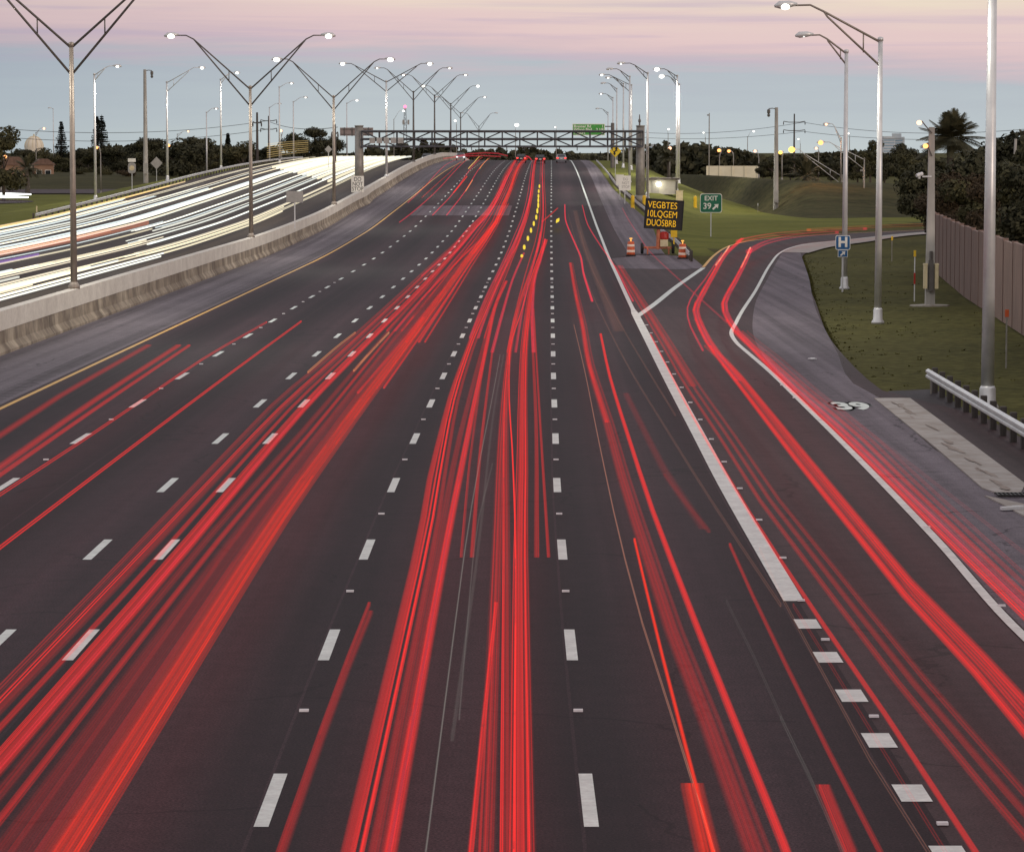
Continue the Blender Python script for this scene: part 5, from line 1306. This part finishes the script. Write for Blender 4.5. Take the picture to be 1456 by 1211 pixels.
trail('red streak in the upper right lane with a kink to the right', [([(803,291),(805,316),(817,345),(825,363),(830,390),(842,428)],.13,.75,PINK)])
trail('faint salmon lines crossing the right lane toward the wide white line', [([(808,305),(815,330),(835,400),(852,440),(890,515),(960,630),(1020,725),(1110,860)],.025,.2,SALMON),([(825,330),(850,400),(905,500),(960,590)],.025,.12,SALMON),([(818,300),(835,360),(880,470)],.5,.045,SALMON)])
trail('faint red smear in the middle of the right lane', [([(890,560),(940,660),(1000,750)],.20,.07,RED),([(945,675),(975,715),(1008,755)],.08,.10,RED)])
trail('thin red line in the right lane left of the wide white line', [([(1038,774),(1058,820),(1077,860),(1110,929),(1177,1065),(1222,1153),(1252,1211)],.05,.42,RED)])
trail('hairline pair over the dotted exit line squares', [([(1080,780),(1120,865),(1180,975),(1240,1085),(1320,1211)],.016,.2,SALMON),([(1128,860),(1200,975),(1270,1090),(1345,1211)],.02,.25,RED)])
trail('grey hairlines in the lower right lane', [([(1033,855),(1080,950),(1120,1040),(1200,1211)],.016,.06,WHITE),([(1110,1020),(1150,1100),(1195,1205)],.010,.06,WHITE)], name='light_trail')
# exit lane
trail('red streak hugging the right side of the wide white exit line', [([(925,476),(949,523),(985,592),(1031,671),(1087,762),(1157,868),(1220,957),(1294,1069),(1387,1211)],.06,.6,RED)])
trail('red streak beside the gore line above the white fork', [([(828,292),(838,324),(851,345),(871,374),(900,428)],.10,.6,PINK)])
Tp = [(880,378),(920,442),(951,492),(985,548),(1038,625),(1113,736),(1145,775),(1216,866),(1298,969),(1372,1058),(1454,1151)]
trail('three dim parallel red streaks down the middle of the exit lane', [(Tp,.08,.26,RED,-.2),(Tp,.08,.26,RED),(Tp,.07,.20,RED,.18),([(880,378),(920,442),(951,492),(985,548)],.26,.2,RED)])
X1 = [(1054,339),(1042,350),(1031,360),(1008,397),(994,422),(986,440),(992,461),(1008,492),(1045,540),(1081,587),(1130,651),(1216,758),(1294,855),(1373,940),(1456,1040)]
X2 = [(1008,492),(1030,512),(1085,577),(1140,645),(1228,752),(1310,850),(1390,930),(1470,1018)]
trail('bright red streak pair sweeping out of the exit ramp, left one', [(X1,.12,.75,RED),(X1,.12,.4,RED,.18),(X1[:9],.3,.35,PINK,.1),(X2,.14,.6,RED,.05),(X2,.06,.35,RED,-.14),([(1031,360),(1008,397),(990,422),(984,440),(988,461),(1008,498)],.08,.5,PINK,-.2)])
X3 = [(1066,354),(1058,372),(1045,397),(1030,424),(1027,434),(1031,449),(1045,471),(1066,492),(1082,509),(1128,556),(1183,606),(1258,679),(1336,757),(1400,820),(1456,875)]
X4 = [(1045,471),(1066,490),(1086,506),(1140,556),(1200,606),(1275,679),(1355,757),(1456,855)]
trail('bright red streak pair sweeping out of the exit ramp, right one beside the edge line', [(X3,.12,.75,RED),(X3,.12,.45,PINK,.16),(X3[:10],.3,.3,PINK,.05),(X4,.12,.38,RED,.1),(X4,.05,.5,RED,-.1),(X4,.06,.3,RED,.28),(X4,.04,.3,RED,.45)])
trail('thin red hairline on the grey ramp shoulder', [([(1082,508),(1183,575),(1298,662),(1408,748),(1475,800)],.022,.3,RED)])
trail('thin red hairline crossing from the gore to the ramp', [([(885,296),(905,330),(930,364),(984,414),(1033,458)],.06,.32,PINK)])
trail('pale highlight bars at the mouth of the exit ramp', [([(1037,350),(1028,363),(1018,377)],.12,1.2,SALMON),([(1067,352),(1060,368),(1054,380)],.12,1.2,SALMON)])
def ground_trail(label, pts, w, st, col, hz, name='tail_light_trail', group=None):
    P = [hit(*q, hz) for q in pts]; o = P[0]; b = MB(); b.uv = []
    L_ = [0]
    for a, c in zip(P, P[1:]): L_.append(L_[-1]+(c-a).length)
    cx = Curve(list(zip(L_, [p.x for p in P]))); cy = Curve(list(zip(L_, [p.y for p in P]))); n = 40
    Q = [Vector((cx(L_[-1]*i/n), cy(L_[-1]*i/n), hz)) for i in range(n+1)]
    for i, q in enumerate(Q):
        t = (Q[min(i+1, n)]-Q[max(i-1, 0)]).normalized(); s = Vector((t.y,-t.x,0))
        for sx, sz, u in ((-.5,-.5,0),(.5,-.5,1),(.5,.5,1),(-.5,.5,0)): b.v.append(tuple(q-Vector((o.x,o.y,0))+s*sx*w+Vector((0,0,sz*.2)))); b.uv.append((u, u*w*4))
    for i in range(n):
        for k in range(4): b.f.append((i*4+k, i*4+(k+1)%4, i*4+4+(k+1)%4, i*4+4+k)); b.mi.append(0)
    b.f += [(3,2,1,0), (n*4,n*4+1,n*4+2,n*4+3)]; b.mi += [0,0]
    ob = b.build(name, 'trail_glow', fix=False, loc=(o.x, o.y, 0)); ob.color = (*col, st); tag(ob, label, 'light trail', group)
ground_trail('pink ribbon curving away on the left side of the exit ramp', ((1050,342),(1076,335),(1107,329),(1160,323.5),(1230,319)), .5, .55, PINK, .9)
ground_trail('pink ribbon curving away in the middle of the exit ramp', ((1064,358),(1087,345),(1118,335.5),(1150,330),(1190,326)), .4, .55, PINK, .9)
ground_trail('dim orange-red glow line along the far edge of the exit ramp', ((1150,322),(1230,316.5),(1330,311)), .5, .5, (1,.16,.06), 1.0)

# oncoming headlight trails, left carriageway: offsets in metres from the reference line
def head_trail(label, strands):
    root = None
    for off, d0, d1, w, h, st, col, dz in strands:
        n = max(6, int((d1-d0)/7)); b = MB(); b.uv = []; org = Vector((BX(d0)+off, d0, 0))
        for i in range(n+1):
            d = d0+(d1-d0)*i/n
            for sx, sz, u in ((-.5,-.5,0),(.5,-.5,1),(.5,.5,1),(-.5,.5,0)):
                b.v.append((BX(d)+off+sx*w-org.x, d-d0, ZR(d)+dz+sz*h)); b.uv.append((.5, u*.8+sz*.5))
        for i in range(n):
            for k in range(4): b.f.append((i*4+k, i*4+(k+1)%4, i*4+4+(k+1)%4, i*4+4+k)); b.mi.append(0)
        b.f += [(3,2,1,0), (n*4,n*4+1,n*4+2,n*4+3)]; b.mi += [0,0]
        if root is None: root = thing('headlight_trail', label, 'light trail', org, 0, 'white headlight trails on the opposite carriageway'); base = org
        o = b.build('glowing_streak', 'trail_glow', root, fix=False, loc=org-base); o.color = (*col, st)
rnd = random.Random(5)
def lane(c, spec):
    out = []
    for d0, d1, n, st, pal in spec:
        for i in range(n):
            for s in (-.62, .62):
                col = rnd.choice(pal); k = rnd.uniform(.6, 1.3)
                out.append((c+s+rnd.uniform(-.42,.42), d0+rnd.uniform(0,12), d1+rnd.uniform(-15,15), rnd.uniform(.04,.13), rnd.uniform(.04,.10), st*k*.85, col, rnd.uniform(.55,.92)))
    return out
W1, W2, W3 = [WARM, WARM, (1,.9,.7)], [WHITE, COOL, WARM], [COOL, WHITE, WHITE]
head_trail('white bundle nearest the median barrier, dense at the left frame edge', lane(-26.6, [(80,172,3,1.7,W1),(80,330,1,1.2,W1),(120,215,2,1.5,W2),(200,560,2,1.3,W1)]))
head_trail('second white bundle from the median barrier', lane(-30.0, [(90,185,2,1.5,W2),(90,235,2,1.3,W1),(230,590,3,1.3,W3)]))
head_trail('broken white bundle in the middle of the opposite carriageway', lane(-33.6, [(110,280,1,1.0,W2),(260,600,3,1.5,W3)])+[(-32.9,110,262,.3,.35,.28,(.9,.30,.16),1.4),(-33.9,110,247,.25,.3,.22,(.8,.28,.15),1.3),(-33.2,110,208,.14,.15,.3,PURP,.8)])
head_trail('blue-white bundle beyond the middle of the opposite carriageway', lane(-37.2, [(130,560,2,1.5,W3),(130,600,2,1.3,W2),(280,600,1,1.5,W3)]))
head_trail('fourth white bundle on the far lanes of the opposite carriageway', lane(-40.8, [(150,380,2,1.4,W3),(150,600,1,1.4,W2),(300,600,1,1.4,W1)]))
head_trail('outermost warm white bundle along the far guardrail', lane(-44.6, [(180,352,3,1.5,W3),(180,330,1,1.4,W1),(180,600,1,1.0,W1)])+[(-45.6,180,385,.12,.12,.8,YEL,.9),(-44.9,180,395,.12,.12,.8,(1,.75,.45),1.1)])
head_trail('blinding white glow where the opposite trails meet near the crest', [(-27-1.1*i, 400+6*i, 620, .2, .28, 1.1, WARM if i % 2 else WHITE, .8) for i in range(14)])
head_trail('yellowish streaks of a truck side above the white trails near the tree mound', [(-44.5, 505, 590, .1, .10, .25+.1*(k % 3), (1,.72,.30), 1.8+k*.34) for k in range(7)])
ob = None
for k, (px0, py0, px1, py1) in enumerate(((-30,283,44,284),(-30,287,40,288))):
    P = [hitg(px0, py0), hitg(px1, py1)]; b = MB(); v = P[1]-P[0]
    b.tube([(0,0,.8),(v.x*.5,v.y*.5+1,.8),(v.x,v.y,.8)], [.16,.2,.1], 8)
    o = b.build('headlight_trail', 'head_white', loc=P[0]); tag(o, ('upper' if k == 0 else 'lower')+' white headlight streak on the small road at the left frame edge', 'light trail')
b = MB(); b.tube([(0,0,.9),(60,1,.9),(140,2,.9)], .16, 6); p = hitg(-10,266)
o = b.build('tail_light_trail', 'trail_glow', loc=(p.x, p.y, p.z)); o.color = (1,.16,.16,.3); o.data.uv_layers.new(name='UVMap'); tag(o, 'faint red streak along the far local road on the left', 'light trail')

# ------------------------------------------------------------------ sky, sun, camera
w = bpy.data.worlds.new('World'); S.world = w; w.use_nodes = True; t = NT(w)
bg = t.n['Background']; bg.inputs['Strength'].default_value = 1.0
sky = t.add('ShaderNodeTexSky', sky_type='NISHITA'); sky.sun_disc = False; sky.sun_elevation = R(4); sky.sun_rotation = R(140); sky.air_density = 1.2; sky.dust_density = 1.5
tc = t.add('ShaderNodeTexCoord'); sp = t.add('ShaderNodeSeparateXYZ'); t.link(tc.outputs['Generated'], sp.inputs[0])
def M_(op, a, b=None, c=None):
    n = t.add('ShaderNodeMath', operation=op)
    for i, q in enumerate((a, b, c)):
        if q is None: continue
        if isinstance(q, (int, float)): n.inputs[i].default_value = q
        else: t.link(q, n.inputs[i])
    return n.outputs[0]
mp = t.add('ShaderNodeMapping'); mp.inputs['Scale'].default_value = (9, 9, 120); t.link(tc.outputs['Generated'], mp.inputs[0])
nz = t.add('ShaderNodeTexNoise', i_Scale=1.0, i_Detail=6, i_Roughness=.55, i_Distortion=.4); t.link(mp.outputs[0], nz.inputs['Vector'])
mp2 = t.add('ShaderNodeMapping'); mp2.inputs['Scale'].default_value = (14, 14, 420); t.link(tc.outputs['Generated'], mp2.inputs[0])
nz2 = t.add('ShaderNodeTexNoise', i_Scale=1.0, i_Detail=5, i_Roughness=.6); t.link(mp2.outputs[0], nz2.inputs['Vector'])
el = M_('ADD', sp.outputs['Z'], M_('MULTIPLY', M_('SUBTRACT', nz.outputs['Fac'], .5), .020))
el = M_('ADD', el, M_('MULTIPLY', M_('SUBTRACT', nz2.outputs['Fac'], .5), .009))
el = M_('ADD', el, M_('MULTIPLY', sp.outputs['X'], .030))
rp = t.add('ShaderNodeValToRGB'); t.link(M_('MULTIPLY', el, 10.0), rp.inputs[0]); cr = rp.color_ramp
stops = [(0.0, L(194,203,204)), (.06, L(191,200,203)), (.16, L(186,195,200)), (.24, L(182,190,197)), (.285, L(198,188,195)), (.33, L(217,193,196)), (.38, L(227,200,199)), (.44, L(230,206,200)), (.52, L(235,219,200)), (.75, L(208,198,205)), (1.0, L(175,182,200))]
while len(cr.elements) > 1: cr.elements.remove(cr.elements[-1])
cr.elements[0].position = stops[0][0]; cr.elements[0].color = (*stops[0][1], 1)
for p_, c_ in stops[1:]:
    e = cr.elements.new(p_); e.color = (*c_, 1)
# darker bluish vault to the left
lf = t.add('ShaderNodeMapRange', i_From_Min=-.30, i_From_Max=-.05, i_To_Min=.60, i_To_Max=1.0); t.link(sp.outputs['X'], lf.inputs[0])
ml = t.add('ShaderNodeMix', data_type='RGBA', blend_type='MULTIPLY'); ml.inputs['Factor'].default_value = 1
mp3 = t.add('ShaderNodeMapping'); mp3.inputs['Scale'].default_value = (7, 7, 260); t.link(tc.outputs['Generated'], mp3.inputs[0])
nz3 = t.add('ShaderNodeTexNoise', i_Scale=1.0, i_Detail=5, i_Roughness=.55, i_Distortion=.3); t.link(mp3.outputs[0], nz3.inputs['Vector'])
r3 = t.add('ShaderNodeMapRange', interpolation_type='SMOOTHSTEP', i_From_Min=.48, i_From_Max=.70, i_To_Max=.55); t.link(nz3.outputs['Fac'], r3.inputs[0])
r4 = t.add('ShaderNodeMapRange', interpolation_type='SMOOTHSTEP', i_From_Min=.020, i_From_Max=.034); t.link(sp.outputs['Z'], r4.inputs[0])
cm = t.add('ShaderNodeMix', data_type='RGBA'); cm.inputs['B'].default_value = (*L(196,178,196), 1)
t.link(M_('MULTIPLY', r3.outputs[0], r4.outputs[0]), cm.inputs['Factor']); t.link(rp.outputs[0], cm.inputs['A'])
t.link(cm.outputs['Result'], ml.inputs['A']); cb = t.add('ShaderNodeCombineColor')
t.link(lf.outputs[0], cb.inputs[0]); t.link(M_('POWER', lf.outputs[0], .85), cb.inputs[1]); t.link(M_('POWER', lf.outputs[0], .6), cb.inputs[2]); t.link(cb.outputs[0], ml.inputs['B'])
ns = t.add('ShaderNodeMix', data_type='RGBA', blend_type='MULTIPLY'); ns.inputs['Factor'].default_value = 1; ns.inputs['B'].default_value = (.10,.10,.10,1)
t.link(sky.outputs[0], ns.inputs['A'])
hi = t.add('ShaderNodeMapRange', interpolation_type='SMOOTHSTEP', i_From_Min=.06, i_From_Max=.35); t.link(sp.outputs['Z'], hi.inputs[0])
mx_ = t.add('ShaderNodeMix', data_type='RGBA'); t.link(hi.outputs[0], mx_.inputs['Factor']); t.link(ml.outputs['Result'], mx_.inputs['A']); 
va = t.add('ShaderNodeMix', data_type='RGBA', blend_type='ADD'); va.inputs['Factor'].default_value = 1; va.inputs['B'].default_value = (.56,.51,.53,1)
t.link(ns.outputs['Result'], va.inputs['A']); t.link(va.outputs['Result'], mx_.inputs['B'])
t.link(mx_.outputs['Result'], bg.inputs['Color'])

sl = bpy.data.lights.new('sun', 'SUN'); sl.energy = .8; sl.angle = R(10); sl.color = (1,.80,.70)
so = bpy.data.objects.new('sun', sl); COL.objects.link(so)
az = R(140); e_ = R(7)
sd = Vector((math.sin(az)*math.cos(e_), math.cos(az)*math.cos(e_), math.sin(e_)))
so.rotation_euler = sd.to_track_quat('Z', 'Y').to_euler(); so.location = (60,-60,30)
cam = bpy.data.cameras.new('camera'); co = bpy.data.objects.new('camera', cam); COL.objects.link(co)
cam.sensor_fit = 'HORIZONTAL'; cam.sensor_width = 36; cam.lens = 36*F/1456; cam.clip_start = 1; cam.clip_end = 20000
co.location = (0,0,CZ); co.rotation_euler = (math.pi/2-TILT, 0, 0); S.camera = co
S.view_settings.view_transform = 'Standard'; S.view_settings.look = 'None'; S.view_settings.exposure = 0; S.view_settings.gamma = 1
S.render.engine = 'CYCLES'
S.cycles.transparent_max_bounces = 96; S.cycles.max_bounces = 5; S.cycles.diffuse_bounces = 2; S.cycles.glossy_bounces = 2
S.cycles.sample_clamp_indirect = 4.0
